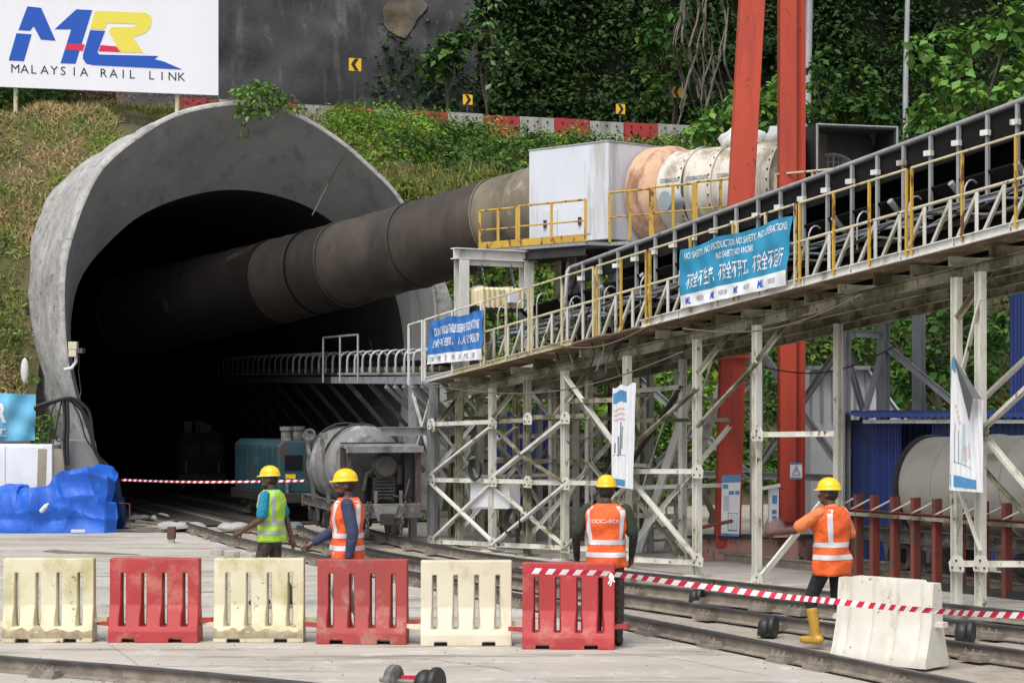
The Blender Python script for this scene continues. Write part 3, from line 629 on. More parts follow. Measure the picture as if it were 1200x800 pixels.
# draped cables on the walkway
for j in range(3):
    pts = []; 
    for i in range(80):
        t = .04 + 1.2*i/79; pts.append(T(t, .50 + .05*j, zd(t) + .55 + .07*math.sin(t*(38 + 7*j) + j*2) - .05*j))
    part('cable', [m_cable, mat('pale blue hose', (.25, .33, .42), r=.5), m_galv][j], lambda b: b.tube(pts, .016, 6), smooth=True)
for x0, y0, x1, y1, sag, off in ((505, 452, 800, 412, 26, -.04), (800, 385, 1010, 345, 20, -.03), (640, 402, 760, 382, 14, -.05), (893, 430, 1050, 405, 18, 1.9)):
    part('slung_cable', m_cable if off > 0 else m_vine, lambda b: b.tube([TP(x0 + (x1-x0)*i/14, y0 + (y1-y0)*i/14 + sag*math.sin(math.pi*i/14), off) for i in range(15)], .011, 6), smooth=True)
for j in range(7):
    x0 = 655 + 12*j; part('slung_cable', [m_cable, m_galv, m_vine][j % 3], lambda b: b.tube([TP(x0 + 5*math.sin(i*.8 + j), 350 + j*3 + i*9, .3) for i in range(9)], .012, 6), smooth=True)
# underside knee braces of the gangway
for px in (505, 577, 662, 817, 887, 1121):
    t = tpx(px, .12); part('knee_brace', m_moss, lambda b: b.angle(T(t, .14, zd(t) - .9), T(t, .75, zd(t) - .25), .07))

# ---------------------------------------------------------------- conveyor running into the tunnel
J = T(-.03, .35); tc = thing('tunnel_conveyor', 'level conveyor with white arched hooks running into the dark tunnel', 'conveyor', J)
def S(d, o, z): return J + AX*d + RT*o + Vector((0, 0, z))
for o in (0, .9):
    part('stringer', m_galv, lambda b: b.chan(S(0, o, 2.98), S(7, o, 3.055), .06, .14), tc); part('stringer', m_lining, lambda b: b.chan(S(7, o, 3.055), S(30, o, 3.3), .06, .14), tc)  # inner length takes the near-black lining colour as painted shade
for d in np.arange(.2, 18, .55):
    d = float(d); z = 3.02 + d*.011; m_a, m_b, m_c = (m_galv, m_galv, m_moss) if d < 6.5 else (m_dark, m_grey, m_dark) if d < 10.5 else (m_lining, m_dark, m_lining)  # darker materials further in: tunnel shade put into the colour
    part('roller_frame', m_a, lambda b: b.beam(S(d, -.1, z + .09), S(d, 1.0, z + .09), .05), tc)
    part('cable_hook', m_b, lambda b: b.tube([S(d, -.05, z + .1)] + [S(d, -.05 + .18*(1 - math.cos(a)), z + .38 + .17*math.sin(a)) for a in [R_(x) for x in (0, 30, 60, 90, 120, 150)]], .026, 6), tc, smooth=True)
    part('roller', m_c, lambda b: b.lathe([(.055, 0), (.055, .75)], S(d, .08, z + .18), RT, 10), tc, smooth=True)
bb2 = MB(); bb2.loft([[S(d, o, 3.24 + d*.011 + h) for o, h in ((.05, .12), (.25, .02), (.65, .02), (.85, .12), (.85, .10), (.65, 0), (.25, 0), (.05, .10))] for d in (0, 30)]); bb2.build('belt', m_rubber, tc)
for d in np.arange(1.2, 26, 1.6):
    d = float(d); part('wall_strut', m_galv if d < 5 else m_grey if d < 8 else m_dark if d < 12 else m_lining, lambda b: b.angle(S(d, .5, 2.95 + d*.011), S(d, 2.3, 1.05), .10), tc)  # struts step darker with depth, shade painted through the material
for d0 in (4.6,):
    for dd in (0, 1.3, 2.6): part('railing_post', m_galv, lambda b: b.tube([S(d0+dd, -.15, 3.0), S(d0+dd, -.15, 3.95)], .022, 6), tc)
    part('handrail', m_galv, lambda b: b.tube([S(d0, -.15, 3.95), S(d0+2.6, -.15, 3.97)], .022, 6), tc, smooth=True)
for d, o in ((.3, .0), (.3, .9), (1.5, .0), (1.5, .9), (2.8, .9)):
    part('leg', m_moss if o else m_galv, lambda b: b.ibeam(S(d, o, 0), S(d, o, 2.95), .13, .13, AX), tc)
for a in ((.3, 0, 1.4, 1.5, 0, 2.8), (.3, 0, 2.8, 1.5, 0, 1.4), (.3, .9, .2, 1.5, .9, 1.7), (.3, 0, 1.3, .3, .9, 2.3), (.3, 0, 2.2, .3, .9, 1.2)):
    part('brace', m_steelc, lambda b: b.angle(S(*a[:3]), S(*a[3:]), .06), tc)
part('landing_beam', m_galv, lambda b: b.ibeam(S(.4, -1.0, 2.05), S(.4, 1.2, 2.05), .14, .16), tc)
for k in range(5): part('bracket', m_galv, lambda b: b.angle(S(.6 + .55*k, -.1, 2.9), S(1.2 + .55*k, .95, 2.1), .09), tc)

# ---------------------------------------------------------------- magnet frame over the belt
tm = tpx(541, .35); mf = thing('magnet_frame', 'white steel portal frame standing across the conveyor', 'frame', T(tm, .35, zd(tm)))
zt = 5.32
for off in (.35, 1.72): part('post', m_steelc, lambda b: b.ibeam(T(tm, off, zd(tm) - .1), T(tm, off, zt - .2), .20, .20, TD, .018), mf)
part('cross_beam', m_steelc, lambda b: b.ibeam(T(tm, .18, zt - .09), T(tm, 1.9, zt - .09), .2, .2, UP, .02), mf)
part('cross_beam', m_steelc, lambda b: b.beam(T(tm, .46, zt - .24), T(tm, 1.62, zt - .24), .08, .10), mf)
mg = thing('belt_magnet', 'cream ribbed magnet hanging on chains over the conveyor', 'magnet', T(tm, 1.03, 4.45))
def mag(b):
    rings = []
    for i in range(41):
        o = .50 + 1.06*i/40; e = abs(i - 20)/20; s = 1 - .35*max(0, e - .82)/.18; rb = .018*(1 if i % 4 < 2 else 0)
        h = .17*s + rb; d = .30*s + rb; rings.append([T(tm, o, 4.45 + z) + TD*x for x, z in ((-d, -h), (d, -h), (d, h*.8), (d*.8, h), (-d*.8, h), (-d, h*.8))])
    b.loft(rings)
mgb = part('housing', m_fan, mag, mg); mgb.data.materials[0] = mat('cream enamel', (.66, .57, .36), (.58, .49, .30), 3, r=.55, spots=((.35, .27, .15), .62, 4, (1, 1, .4)))
part('base_plate', m_dark, lambda b: b.beam(T(tm, .55, 4.25), T(tm, 1.5, 4.25), .6, .06), mg)
part('terminal_box', m_white, lambda b: b.box(T(tm, 1.16, 4.46) + TD*.36, (.16, .18, .20), Matrix.Rotation(.56, 3, 'Z')), mg)
def chain(b, p, q, r=.022, w=.006):
    n = max(3, int((q - p).length/(r*1.5)))
    for i in range(n):
        c = p.lerp(q, (i + .5)/n); d = (q - p).normalized(); s = d.orthogonal().normalized(); s = Matrix.Rotation(i*math.pi/2, 3, d) @ s
        b.tube([c + d*r*1.1*math.cos(a) + s*r*.65*math.sin(a) for a in [2*math.pi*k/8 for k in range(8)]], w, 5, closed=True)
for o in (.72, 1.34):
    for sgn in (-1, 1): part('chain', m_chain, lambda b: chain(b, T(tm, o, 4.62) + TD*.2*sgn, T(tm, o + .02, 5.05) + TD*.03*sgn, .03, .009), mg)
    part('lifting_lug', m_fan, lambda b: b.box(T(tm, o, 4.64), (.12, .3, .06), Matrix.Rotation(.56, 3, 'Z')), mg)

# ---------------------------------------------------------------- ventilation duct, plenum box, fan, platform
D0 = Vector((1.03, 37.6, 6.36)); D1 = P(160, 368, 46.5); du = thing('ventilation_duct', 'huge dark brown ventilation duct reaching into the tunnel', 'duct', (D0.x, D0.y, 5.5))
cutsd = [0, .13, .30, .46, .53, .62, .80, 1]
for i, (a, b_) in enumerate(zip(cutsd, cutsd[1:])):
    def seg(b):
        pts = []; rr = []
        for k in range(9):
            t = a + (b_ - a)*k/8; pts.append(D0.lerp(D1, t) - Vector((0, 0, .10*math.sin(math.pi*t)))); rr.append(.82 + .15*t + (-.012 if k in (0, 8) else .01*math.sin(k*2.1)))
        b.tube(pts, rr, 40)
    sg = part('duct_section', m_ductend if i == 0 else m_duct if i < 3 else m_duct2 if i < 5 else m_ductshade, seg, du, smooth=True)  # sections darken inwards, tunnel shade put into their colour
    c = D0.lerp(D1, b_) - Vector((0, 0, .10*math.sin(math.pi*b_))); ax = (D1 - D0).normalized()
    if i < 6: part('joint_ring', (m_dark if i < 3 else m_ductshade) if i else m_ductend, lambda b: b.tube([c + (ax.orthogonal().normalized()*math.cos(q) + ax.cross(ax.orthogonal().normalized())*math.sin(q))*(.83 + .15*b_) for q in [2*math.pi*j/40 for j in range(40)]], .018, 6, closed=True), sg, smooth=True)
part('duct_section', m_ductshade, lambda b: b.tube([D1, D1 + AX*1 + V(-.1, 0, -.05), D1 + AX*14], [.97, .97, .97], 40), du, smooth=True)
part('hanger_wire', m_vine, lambda b: b.tube([P(366, 252, 42.6), onw(385, 215, .5), onw(402, 182, -.05)], .016, 5), du)
C0 = Vector((1.724, 35.6, 0)); CL = Vector((.317, 37.0, 0)); CR = Vector((3.54, 37.2, 0)); zb, zt2 = 5.50, 7.24
px_ = thing('plenum_box', 'large white sheet metal box between duct and fan', 'plenum box', (C0.x, C0.y, zb))
q = [C0, CR, CR + CL - C0, CL]
b = MB(); b.prism([p + V(0, 0, zb) for p in q], V(0, 0, zt2 - zb)); b.build('casing', m_white, px_, bevel=.012)
FT = (CR - C0).normalized(); FN = -FT   # outward normal of the front-left face is -FT
LF = (CL - C0).normalized()
part('top_trim', m_galv, lambda b: b.tube([p + V(0, 0, zt2 + .01) for p in q], .018, 6, closed=True), px_)
for s0, s1 in ((.42, .75), (1.25, 1.62)):
    part('hatch', m_white, lambda b: b.prism([C0 + LF*x + V(0, 0, z) - FT*.002 for x, z in ((s0, zb + .12), (s1, zb + .12), (s1, zb + .62), (s0, zb + .62))], -FT*.02), px_, bevel=.005)
    part('hatch_handle', m_dark, lambda b: b.box(C0 + LF*(s1 - .08) - FT*.035 + V(0, 0, zb + .36), (.06, .06, .14)), px_)
FA = Vector((.73, -.683, 0)); FS = Vector((2.63, 36.4, 6.33)); fan = thing('ventilation_fan', 'white cylindrical fan casing with salmon collar behind the railing', 'fan', (FS.x, FS.y, 5.5))
def collar(b):
    b.lathe([(.80, -.05), (.89, .0), (.90, .12), (.87, .24), (.90, .38), (.88, .52), (.80, .60), (.78, .62)], FS, FA, 48)
co_ = part('fabric_collar', m_pink, collar, fan, smooth=True)
fs = [(.62, 1.2), (1.2, 1.85), (1.85, 2.5), (2.5, 3.1)]
for i, (a, b_) in enumerate(fs):
    s = part('casing_section', m_fan, lambda b: b.lathe([(.775, a + .005), (.785, a + .03), (.785, b_ - .03), (.775, b_ - .005)], FS, FA, 48), fan, smooth=True)
    part('flange', m_fan, lambda b: b.lathe([(.78, b_ - .02), (.82, b_ - .02), (.82, b_ + .012), (.78, b_ + .012)], FS, FA, 48), s, smooth=True)
    u_ = FA.orthogonal().normalized(); w_ = FA.cross(u_)
    def bolts(b):
        for j in range(28):
            qd = u_*math.cos(2*math.pi*j/28) + w_*math.sin(2*math.pi*j/28); b.box(FS + FA*(b_ - .06) + qd*.79, (.03, .03, .03))
    part('bolts', m_dark, bolts, s)
part('strap', m_dark, lambda b: b.tube([FS + FA*(1.21 + .03*math.sin(3*k)) + (u_*math.cos(k) + w_*math.sin(k))*.80 for k in [2*math.pi*j/48 for j in range(48)]], .014, 6, closed=True), fan)
part('inlet_cone', m_ductend, lambda b: b.lathe([(.79, 3.1), (.80, 3.3), (.86, 3.5), (.95, 3.66), (.96, 3.75)], FS, FA, 48), fan, smooth=True)
part('motor', mat('grey blue enamel', (.33, .40, .44), (.28, .34, .38), 4, r=.45), lambda b: (b.lathe([(.17, 0), (.17, .05), (.15, .07), (.15, .42), (.12, .45)], FS + FA*1.05 + V(-.72, -.78, -.22), V(.80, .60, .05), 24),), fan, smooth=True)
for q_ in (1.2, 2.6): part('saddle', m_fan, lambda b: b.box(FS + FA*q_ + V(0, 0, -.72), (.5, 1.2, .3), Matrix.Rotation(math.atan2(FA.y, FA.x), 3, 'Z')), fan)
for k, (L, s) in enumerate(((1.95, .30), (2.9, .26))):
    b = MB(); c = FS + FA*L + V(0, 0, .82)
    b.ell(c, (s*1.3, s, s*.95), n=18, m=12); me = b.mesh('bagged_lump', True)
    for v in me.vertices: v.co += (v.co - c)*(.45*fn(v.co, 4.2, k) + .2*fn(v.co, 9, 4))
    o = mkobj('bagged_bundle', me, m_whitecl, None); tag(o, ['white bagged bundle on top of the fan left of the red column', 'white bagged bundle on the fan between the red columns'][k], 'bundle')
for i, L in enumerate((.72, 1.30, 1.98)):   # maker's lettering round the casing
    cu = bpy.data.curves.new('t', 'FONT'); cu.body = 'COGEMACOUSTIC'; cu.size = .105; cu.offset = .002; o = bpy.data.objects.new('t', cu); COL.objects.link(o)
    dg = bpy.context.evaluated_depsgraph_get(); dg.update(); me = bpy.data.meshes.new_from_object(o.evaluated_get(dg)); bpy.data.objects.remove(o)
    sd_ = Vector((-FA.y, FA.x, 0)); sd_ = -sd_ if sd_.y > 0 else sd_; wdt = max(v.co.x for v in me.vertices); sc_ = .50/wdt
    for v in me.vertices:
        an = R_(10) + v.co.y/.79; v.co = FS + FA*(L + v.co.x*sc_) + (sd_*math.cos(an) + UP*math.sin(an))*.793
    me.name = 'lettering'; me.materials.clear(); me.materials.append(m_ink); mkobj('lettering', me, None, fan)
# inlet housing with wire grille
IC = V(5.52, 33.9, 6.33); IS = Vector((.968, .25, 0)); FB = Vector((.25, -.968, 0)); ih = thing('inlet_housing', 'dark open steel fan inlet box with round wire grille', 'fan housing', (IC.x, IC.y, 5.4))
def ih_wall(name, a0, a1, z0, z1, d0, d1, m=m_dark): return part(name, m, lambda b: b.prism([IC + IS*x*.72 + FB*d + V(0, 0, z) for x, d, z in ((a0, d0, z0), (a1, d0, z0 if name != 'side' else z0), (a1, d1, z0), (a0, d1, z0))], V(0, 0, z1 - z0)), ih)
ih_wall('roof', -1.0, 1.0, .80, .86, 0, .85); ih_wall('floor_plate', -1.0, 1.0, -.95, -.90, 0, .85)
ih_wall('side', .94, 1.0, -.90, .80, .03, .85); ih_wall('side', -1.0, -.94, -.90, .80, .03, .85)
def backp(b):
    n = 40; o = []; i_ = []
    for k in range(n):
        a = 2*math.pi*k/n; c, s = math.cos(a), math.sin(a); m = 1/max(abs(c)/.94, abs(s)/.85)
        o.append(IC + IS*c*m*.72 + V(0, 0, s*m - .05) + FB*.03); i_.append(IC + IS*(c*.52 - .08) + V(0, 0, s*.52 - .05) + FB*.03)
    b.loft([o, i_], cap=False)
part('back_plate', m_dark, backp, ih)
part('edge_trim', m_galv, lambda b: b.tube([IC + IS*x*.72 + FB*.86 + V(0, 0, z) for x, z in ((-1, -.92), (1, -.92), (1, .84), (-1, .84))], .025, 6, closed=True), ih)
def grille(b):
    R2 = .52; GC = IC - IS*.08 + V(0, 0, -.05) + FB*.06
    for k in range(-5, 6):
        o = k*.095; l = math.sqrt(max(R2**2 - o*o, .001)); b.tube([GC + IS*o - UP*l, GC + IS*o + UP*l], .007, 5); b.tube([GC - IS*l + UP*o, GC + IS*l + UP*o], .007, 5)
    b.tube([GC + IS*R2*math.cos(a) + UP*R2*math.sin(a) for a in [2*math.pi*j/32 for j in range(32)]], .02, 6, closed=True)
    b.tube([GC - UP*R2, GC + UP*R2], .018, 5)
part('wire_grille', m_galv, grille, ih)
# platform under it
pf = thing('fan_platform', 'raised steel fan platform with yellow railings on dark struts', 'platform', (C0.x, C0.y, 0))
zp = 5.42; e1 = V(-.60, 37.08, zp); e2 = V(1.30, 35.18, zp); e3 = V(1.72, 35.35, zp); e4 = e3 + FA*5.2
poly = [e1, e2, e3 + V(0, 0, 0), e4, e4 + IS*2.9, e3 + IS*3.2 - FA*2.2, e1 + FT*2.6]
part('deck_plate', m_galv, lambda b: b.prism([p for p in poly], V(0, 0, -.06)), pf)
for p, q_ in ((e1, e2), (e3, e4), (e1 + FT*.9, e2 + FT*.9), (e3 + IS*1.2, e4 + IS*1.2), (e3 + IS*2.2, e4 + IS*2.2)): part('deck_beam', m_dark, lambda b: b.ibeam(p + V(0, 0, -.16), q_ + V(0, 0, -.16), .12, .18), pf)
def prail(p, q_, n, h, kick=None, m=m_yel):
    part('handrail', m, lambda b: b.tube([p + V(0, 0, h), q_ + V(0, 0, h)], .02, 8), pf, smooth=True)
    part('mid_rail', m, lambda b: b.tube([p + V(0, 0, h*.5), q_ + V(0, 0, h*.5)], .015, 8), pf, smooth=True)
    for i in range(n + 1): part('railing_post', m, lambda b: b.beam(p.lerp(q_, i/n), p.lerp(q_, i/n) + V(0, 0, h), .05), pf)
    if kick: part('kick_board', m, lambda b: b.beam(p + V(0, 0, .07), q_ + V(0, 0, .07), .02, .13), pf)
prail(e1, e1.lerp(e2, .36), 2, .72, 1); prail(e1.lerp(e2, .38), e2, 2, .74, 1)
prail(e3 + FA*.02, e3 + FA*.95, 2, .88); prail(e3 + FA*1.0, e3 + FA*1.9, 2, .90); prail(e3 + FA*1.95, e3 + FA*3.0, 2, .92); prail(e3 + FA*3.6, e3 + FA*5.1, 2, .92, None, m_cream)
for p in (V(.9, 36.5, 0), V(2.3, 36.0, 0), V(1.2, 38.4, 0), V(3.2, 37.9, 0), V(5.6, 33.6, 0), V(7.15, 35.0, 0), V(4.3, 35.0, 0), V(6.45, 34.6, 0)):
    part('column', m_galv if p.x > 3 else m_moss, lambda b: b.ibeam(p, p + V(0, 0, zp - .25), .17, .17, V(.7, .7, 0)), pf)
for a, c in ((V(.9, 36.5, 3.9), V(1.35, 36.2, 5.2)), (V(.9, 36.5, 5.2), V(1.5, 36.3, 3.7)), (V(2.3, 36., 3.7), V(1.7, 36.2, 5.2)), (V(2.3, 36, 5.2), V(2.9, 37, 3.7)), (V(1.2, 38.4, 3.8), V(2.2, 37.8, 5.2)), (V(.9, 36.5, 3.7), V(2.3, 36, 3.7)), (V(1.05, 35.6, 5.2), V(.85, 36.2, 3.6)), (V(1.15, 35.6, 5.2), V(1.5, 36.0, 3.6)), (V(1.95, 35.5, 5.2), V(1.7, 36., 3.6)), (V(2.05, 35.5, 5.2), V(2.35, 36., 3.6))):
    part('truss_strut', m_grey, lambda b: b.chan(a, c, .07, .14), pf)
for a, c in ((V(5.6, 33.6, 3.75), V(6.45, 34.6, 3.75)), (V(5.6, 33.6, 3.6), V(6.45, 34.6, 1.2)), (V(6.45, 34.6, 3.5), V(5.6, 33.6, 1.2)), (V(6.45, 34.6, 3.6), V(8.2, 33.8, 2.0)), (V(4.3, 35., 3.6), V(5.6, 33.6, 1.4)), (V(4.3, 35, 1.4), V(5.6, 33.6, 3.6)), (V(4.3, 35, 1.3), V(5.6, 33.6, 1.3)), (V(5.6, 33.6, 1.25), V(6.45, 34.6, 1.25)), (V(2.3, 36, 3.0), V(4.3, 35, 1.2)), (V(2.3, 36, 1.2), V(4.3, 35, 3.0)), (V(2.3, 36, 1.3), V(4.3, 35, 1.3)), (V(.9, 36.5, 1.3), V(2.3, 36, 3.0)), (V(2.3, 36, 1.3), V(.9, 36.5, 3.0))):
    part('brace', m_galv, lambda b: b.chan(a, c, .06, .12), pf)
# inclined stair behind the trestle
stp, stq = TP(748, 648, 2.3), TP(812, 452, 2.3); st = thing('steel_stair', 'steep white steel stair behind the trestle legs', 'stair', (stp.x, stp.y, 0))
for o in (0, .6): part('stringer', m_steelc, lambda b: b.chan(stp + TN*o, stq + TN*o, .05, .18, TD), st)
for i in range(1, 13): part('tread', m_galv, lambda b: b.beam(stp.lerp(stq, i/13), stp.lerp(stq, i/13) + TN*.6, .2, .03), st)
for o in (0, .6): part('handrail', m_steel, lambda b: b.tube([stp + TN*o + V(0, 0, .1), stp + TN*o + V(0, 0, .9), stq + TN*o + V(0, 0, .9)], .018, 6), st)

# ---------------------------------------------------------------- red crane legs
cr = thing('gantry_crane', 'pair of tall red crane legs on a faded red end carriage', 'crane', P(890, 666, 32.2))
def red_leg(pts, w, d):
    b = MB(); rings = []
    for p in pts: rings.append([p + V(x*w/2, y*d/2, 0) for x, y in ((-1, -1), (1, -1), (1, 1), (-1, 1))])
    return b.loft(rings)
pA = [P(852, 640, 32.6), P(858, 417, 32.6), P(881, 0, 32.6), P(892, -200, 32.6)]
lg1 = red_leg(pA, .40, .40).build('leg', m_red, cr, bevel=.012)
for yy_ in (410, 418): part('flange', m_red, lambda b: b.box(P(858, yy_, 32.6), (.54, .54, .04)), lg1)
pB = [P(924, 640, 32.9), P(924, -200, 32.9)]
lg2 = red_leg([p for p in pB], .33, .36).build('leg', m_red, cr, bevel=.012)
part('guide_channel', m_red, lambda b: b.chan(P(938, 620, 32.72), P(939, -200, 32.72), .10, .12, TD), lg2)
part('cable', m_cable, lambda b: b.tube([P(934, 640, 32.6), P(934.5, 300, 32.6), P(935, -200, 32.6)], .012, 6), lg2)
part('end_carriage', m_redold, lambda b: b.beam(P(818, 647, 33.1), P(945, 648, 31.6), .45, .50), cr, bevel=.012)
part('carriage_top', m_dark, lambda b: b.beam(P(816, 628, 33.0), P(948, 628, 31.55), .52, .05), cr)
for px, Y in ((835, 32.75), (925, 31.6)): part('wheel', m_dark, lambda b: b.lathe([(.19, 0), (.22, .02), (.22, .12), (.19, .14)], P(px, 660, Y), TN, 20), cr, smooth=True)
def motorbox(b):
    c = P(965, 650, 31.3); b.prism([c + TD*x + V(0, 0, z) for x, z in ((-.30, -.28), (.30, -.28), (.30, .18), (.22, .27), (-.22, .27), (-.30, .18))], TN*.4)
part('drive_box', m_grey, motorbox, cr, bevel=.015)
part('drive_hub', m_dark, lambda b: b.lathe([(.10, 0), (.08, .08), (.03, .1)], P(965, 650, 31.3), -TN, 14), cr, smooth=True)
for x0, x1, y0 in ((820, 858, 610), (905, 990, 606)):
    part('side_rail', m_fence, lambda b: b.tube([P(x0, y0 + 8, 32.2), P(x1, y0, 31.7)], .03, 6), cr)
part('base_cone', m_redold, lambda b: b.lathe([(.30, 0), (.20, .12), (.10, .3)], P(908, 628, 31.7), UP, 12), cr)
# panels on the crane
def sign(name, label, cat, corners, mm, Y, prints=(), th=.02):
    pts = [P(x, y, Y) for x, y in corners]; t = thing(name, label, cat, pts[3]); n = Vector((0, -1, 0))
    MB().prism(pts, V(0, th, 0)).build('panel', mm, t)
    def at(u, v): return pts[0].lerp(pts[1], u).lerp(pts[3].lerp(pts[2], u), v) + V(0, -.003, 0)
    for u0, v0, u1, v1, m2 in prints: MB().prism([at(u0, v0), at(u1, v0), at(u1, v1), at(u0, v1)], V(0, -.002, 0)).build('print', m2, t)
    return t, at
lines = [(.1 + .0*i, .34 + .022*i, .42, .345 + .022*i, m_ink) for i in range(12)]
s1, at = sign('safety_notice', 'blue and white notice panel leaning on the left red crane leg', 'notice board', ((846, 557), (868, 556), (866, 628), (845, 627)), m_pwhite, 32.0, [(0, 0, 1, .12, m_pblue), (.06, .15, .34, .22, m_pblue), (.38, .26, .68, .32, m_pblue), (.74, .26, .96, .32, m_pblue), (0, .96, 1, 1, m_pblue), (.36, .62, .39, .92, m_ink), (.36, .62, .9, .63, m_ink), (.55, .65, .57, .92, m_ink), (.7, .65, .72, .92, m_ink), (.86, .62, .88, .92, m_ink), (.36, .9, .9, .92, m_ink)] + lines)
s2, at = sign('warning_sign', 'small white warning triangle sign on the right red crane leg', 'sign', ((926, 542), (940, 542), (940, 561), (926, 561)), m_pwhite, 32.1, [(0, 0, 1, .12, m_pblue), (0, .9, 1, 1, m_pblue), (.47, .42, .53, .62, m_signk)])
for a, c in (((.5, .2), (.15, .75)), ((.15, .75), (.85, .75)), ((.85, .75), (.5, .2))):
    MB().beam(at(*a) + V(0, -.004, 0), at(*c) + V(0, -.004, 0), .004, .018, V(0, 1, 0)).build('triangle_edge', m_signk, s2)
s3, at = sign('control_panel', 'narrow white control box with lamp arm between the red crane legs', 'control box', ((902, 572), (913, 572), (912, 622), (901, 622)), m_pwhite, 31.6, [(.3, .16, .8, .36, m_pblue), (.3, .5, .8, .6, m_ink), (.3, .64, .8, .72, m_pblue), (.2, .82, .5, .9, m_signy)], .15)
MB().beam(P(893, 572, 31.5), P(914, 568, 31.5), .12, .05).build('lamp_arm', m_steelc, s3)
# ---------------------------------------------------------------- banners
def sheet(name, label, corners, off, fields, amp=.014, strap=True):
    pts = [TP(x, y, off) for x, y in corners]; t = thing(name, label, 'banner', pts[3])
    def sf(u, v, e=0.):
        p = pts[0].lerp(pts[1], u).lerp(pts[3].lerp(pts[2], u), v); w = amp*(math.sin(u*23 + v*6) + .7*math.sin(u*41 - v*9) + .8*math.sin(v*11 + u*5)) ; sag = .02*math.sin(u*math.pi*4)*(1 - v)
        return p - TN*(w + e) - V(0, 0, sag)
    for nm, v0, v1, mm in fields: MB().grid(lambda a, c: sf(a, v0 + (v1 - v0)*c), 60, 16).build(nm, mm, t, smooth='all')
    return t, sf
def text_on(sf, s, u0, u1, v0, v1, mm, parent, bold=.0, e=.006):
    cu = bpy.data.curves.new('t', 'FONT'); cu.body = s; cu.size = 1; cu.offset = bold; cu.resolution_u = 2; o = bpy.data.objects.new('t', cu); COL.objects.link(o)
    dg = bpy.context.evaluated_depsgraph_get(); dg.update(); me = bpy.data.meshes.new_from_object(o.evaluated_get(dg)); bpy.data.objects.remove(o)
    xs_ = [v.co.x for v in me.vertices]; ys_ = [v.co.y for v in me.vertices]; x0, x1, y0, y1 = min(xs_), max(xs_), min(ys_), max(ys_)
    for v in me.vertices: v.co = sf(u0 + (u1 - u0)*(v.co.x - x0)/(x1 - x0), v1 + (v0 - v1)*(v.co.y - y0)/(y1 - y0), e)
    me.materials.clear(); me.materials.append(mm); me.name = 'lettering'; return mkobj('lettering', me, None, parent)
b1, sf = sheet('safety_banner', 'large blue safety banner with white lettering on the upper railing', ((797, 293), (928, 253), (921, 334), (796, 362)), -.07, (('blue_field', 0, .78, m_ban), ('logo_strip', .78, 1, m_pwhite)))
m_bt = mat('banner lettering', (.74, .76, .80), r=.6)
text_on(sf, 'NO SAFETY, NO PRODUCTION; NO SAFETY, NO OPERATIONS;', .06, .97, .07, .20, m_bt, b1, .006)
text_on(sf, 'NO SAFETY, NO WORK', .34, .68, .235, .36, m_bt, b1, .006)
text_on(sf, '不安全不生产、不安全不开工、不安全不运行', .06, .95, .42, .70, m_bt, b1, .008)
for k in range(4):
    text_on(sf, 'ML', .07 + .225*k, .12 + .225*k, .83, .95, m_lblue, b1, .02); text_on(sf, '中国交建', .165 + .225*k, .23 + .225*k, .845, .93, m_ink, b1)
b2, sf = sheet('safety_banner', 'smaller royal blue safety banner on the lower railing near the tunnel', ((505, 376), (566, 364), (565, 421), (499, 427)), -.07, (('blue_field', 0, .78, m_ban2), ('logo_strip', .78, 1, m_pwhite)))
text_on(sf, 'DO NOT VIOLATE RULES OBSERVE REGULATIONS', .1, .93, .17, .36, m_bt, b2, .008)
text_on(sf, '安全不违章，人人守规章', .08, .94, .44, .64, m_bt, b2, .008)
for k in range(7): text_on(sf, 'ML' if k % 2 else '交建', .08 + .125*k, .14 + .125*k, .83, .95, m_ink, b2)
# hanging posters on the trestle legs
p1, sf = sheet('hanging_poster', 'white hanging poster with blue header behind the man with black sleeves', ((718, 454), (745, 449), (742, 573), (716, 569)), -.04, (('sheet', 0, 1, m_pwhite),), .004)
def pr(sf, par, u0, v0, u1, v1, mm, e=.004): MB().grid(lambda a, c: sf(u0 + (u1-u0)*a, v0 + (v1-v0)*c, e), 6, 4).build('print', mm, par)
pr(sf, p1, .06, .05, .62, .16, m_pblue); pr(sf, p1, .1, .92, .64, .985, m_pblue)
for k in range(3): pr(sf, p1, .1, .22 + .05*k, .6, .237 + .05*k, m_pink2)
pr(sf, p1, .36, .36, .42, .68, m_ink); pr(sf, p1, .14, .56, .2, .66, m_ink); pr(sf, p1, .28, .50, .33, .70, m_ink); pr(sf, p1, .05, .68, .62, .685, m_ink); pr(sf, p1, .46, .40, .50, .62, m_ink)
p2, sf = sheet('hanging_poster', 'white poster with torn grey flap on the right trestle legs', ((1116, 414), (1152, 470), (1152, 577), (1112, 574)), -.04, (('sheet', 0, 1, m_pwhite),), .004)
pr(sf, p2, .02, .88, .80, .97, m_pblue); pr(sf, p2, .01, .01, .12, .10, m_pblue)
for k in range(4): pr(sf, p2, .12 + .05*k, .33 + .035*k, .17 + .05*k, .36 + .035*k, m_pink2)
for u, v0, v1 in ((.15, .48, .78), (.25, .52, .78), (.36, .44, .76), (.44, .42, .78), (.55, .55, .70)): pr(sf, p2, u, v0, u + (.05 if u > .3 else .015), v1, m_ink if u < .3 else mat('pale blue print', (.42, .56, .62), r=.6))
pr(sf, p2, .12, .775, .66, .78, m_ink); pr(sf, p2, .42, .60, .52, .74, m_pink2)
fp = [TP(1117, 416, -.10), TP(1151, 468, -.13), TP(1140, 466, -.18), TP(1136, 493, -.17)]
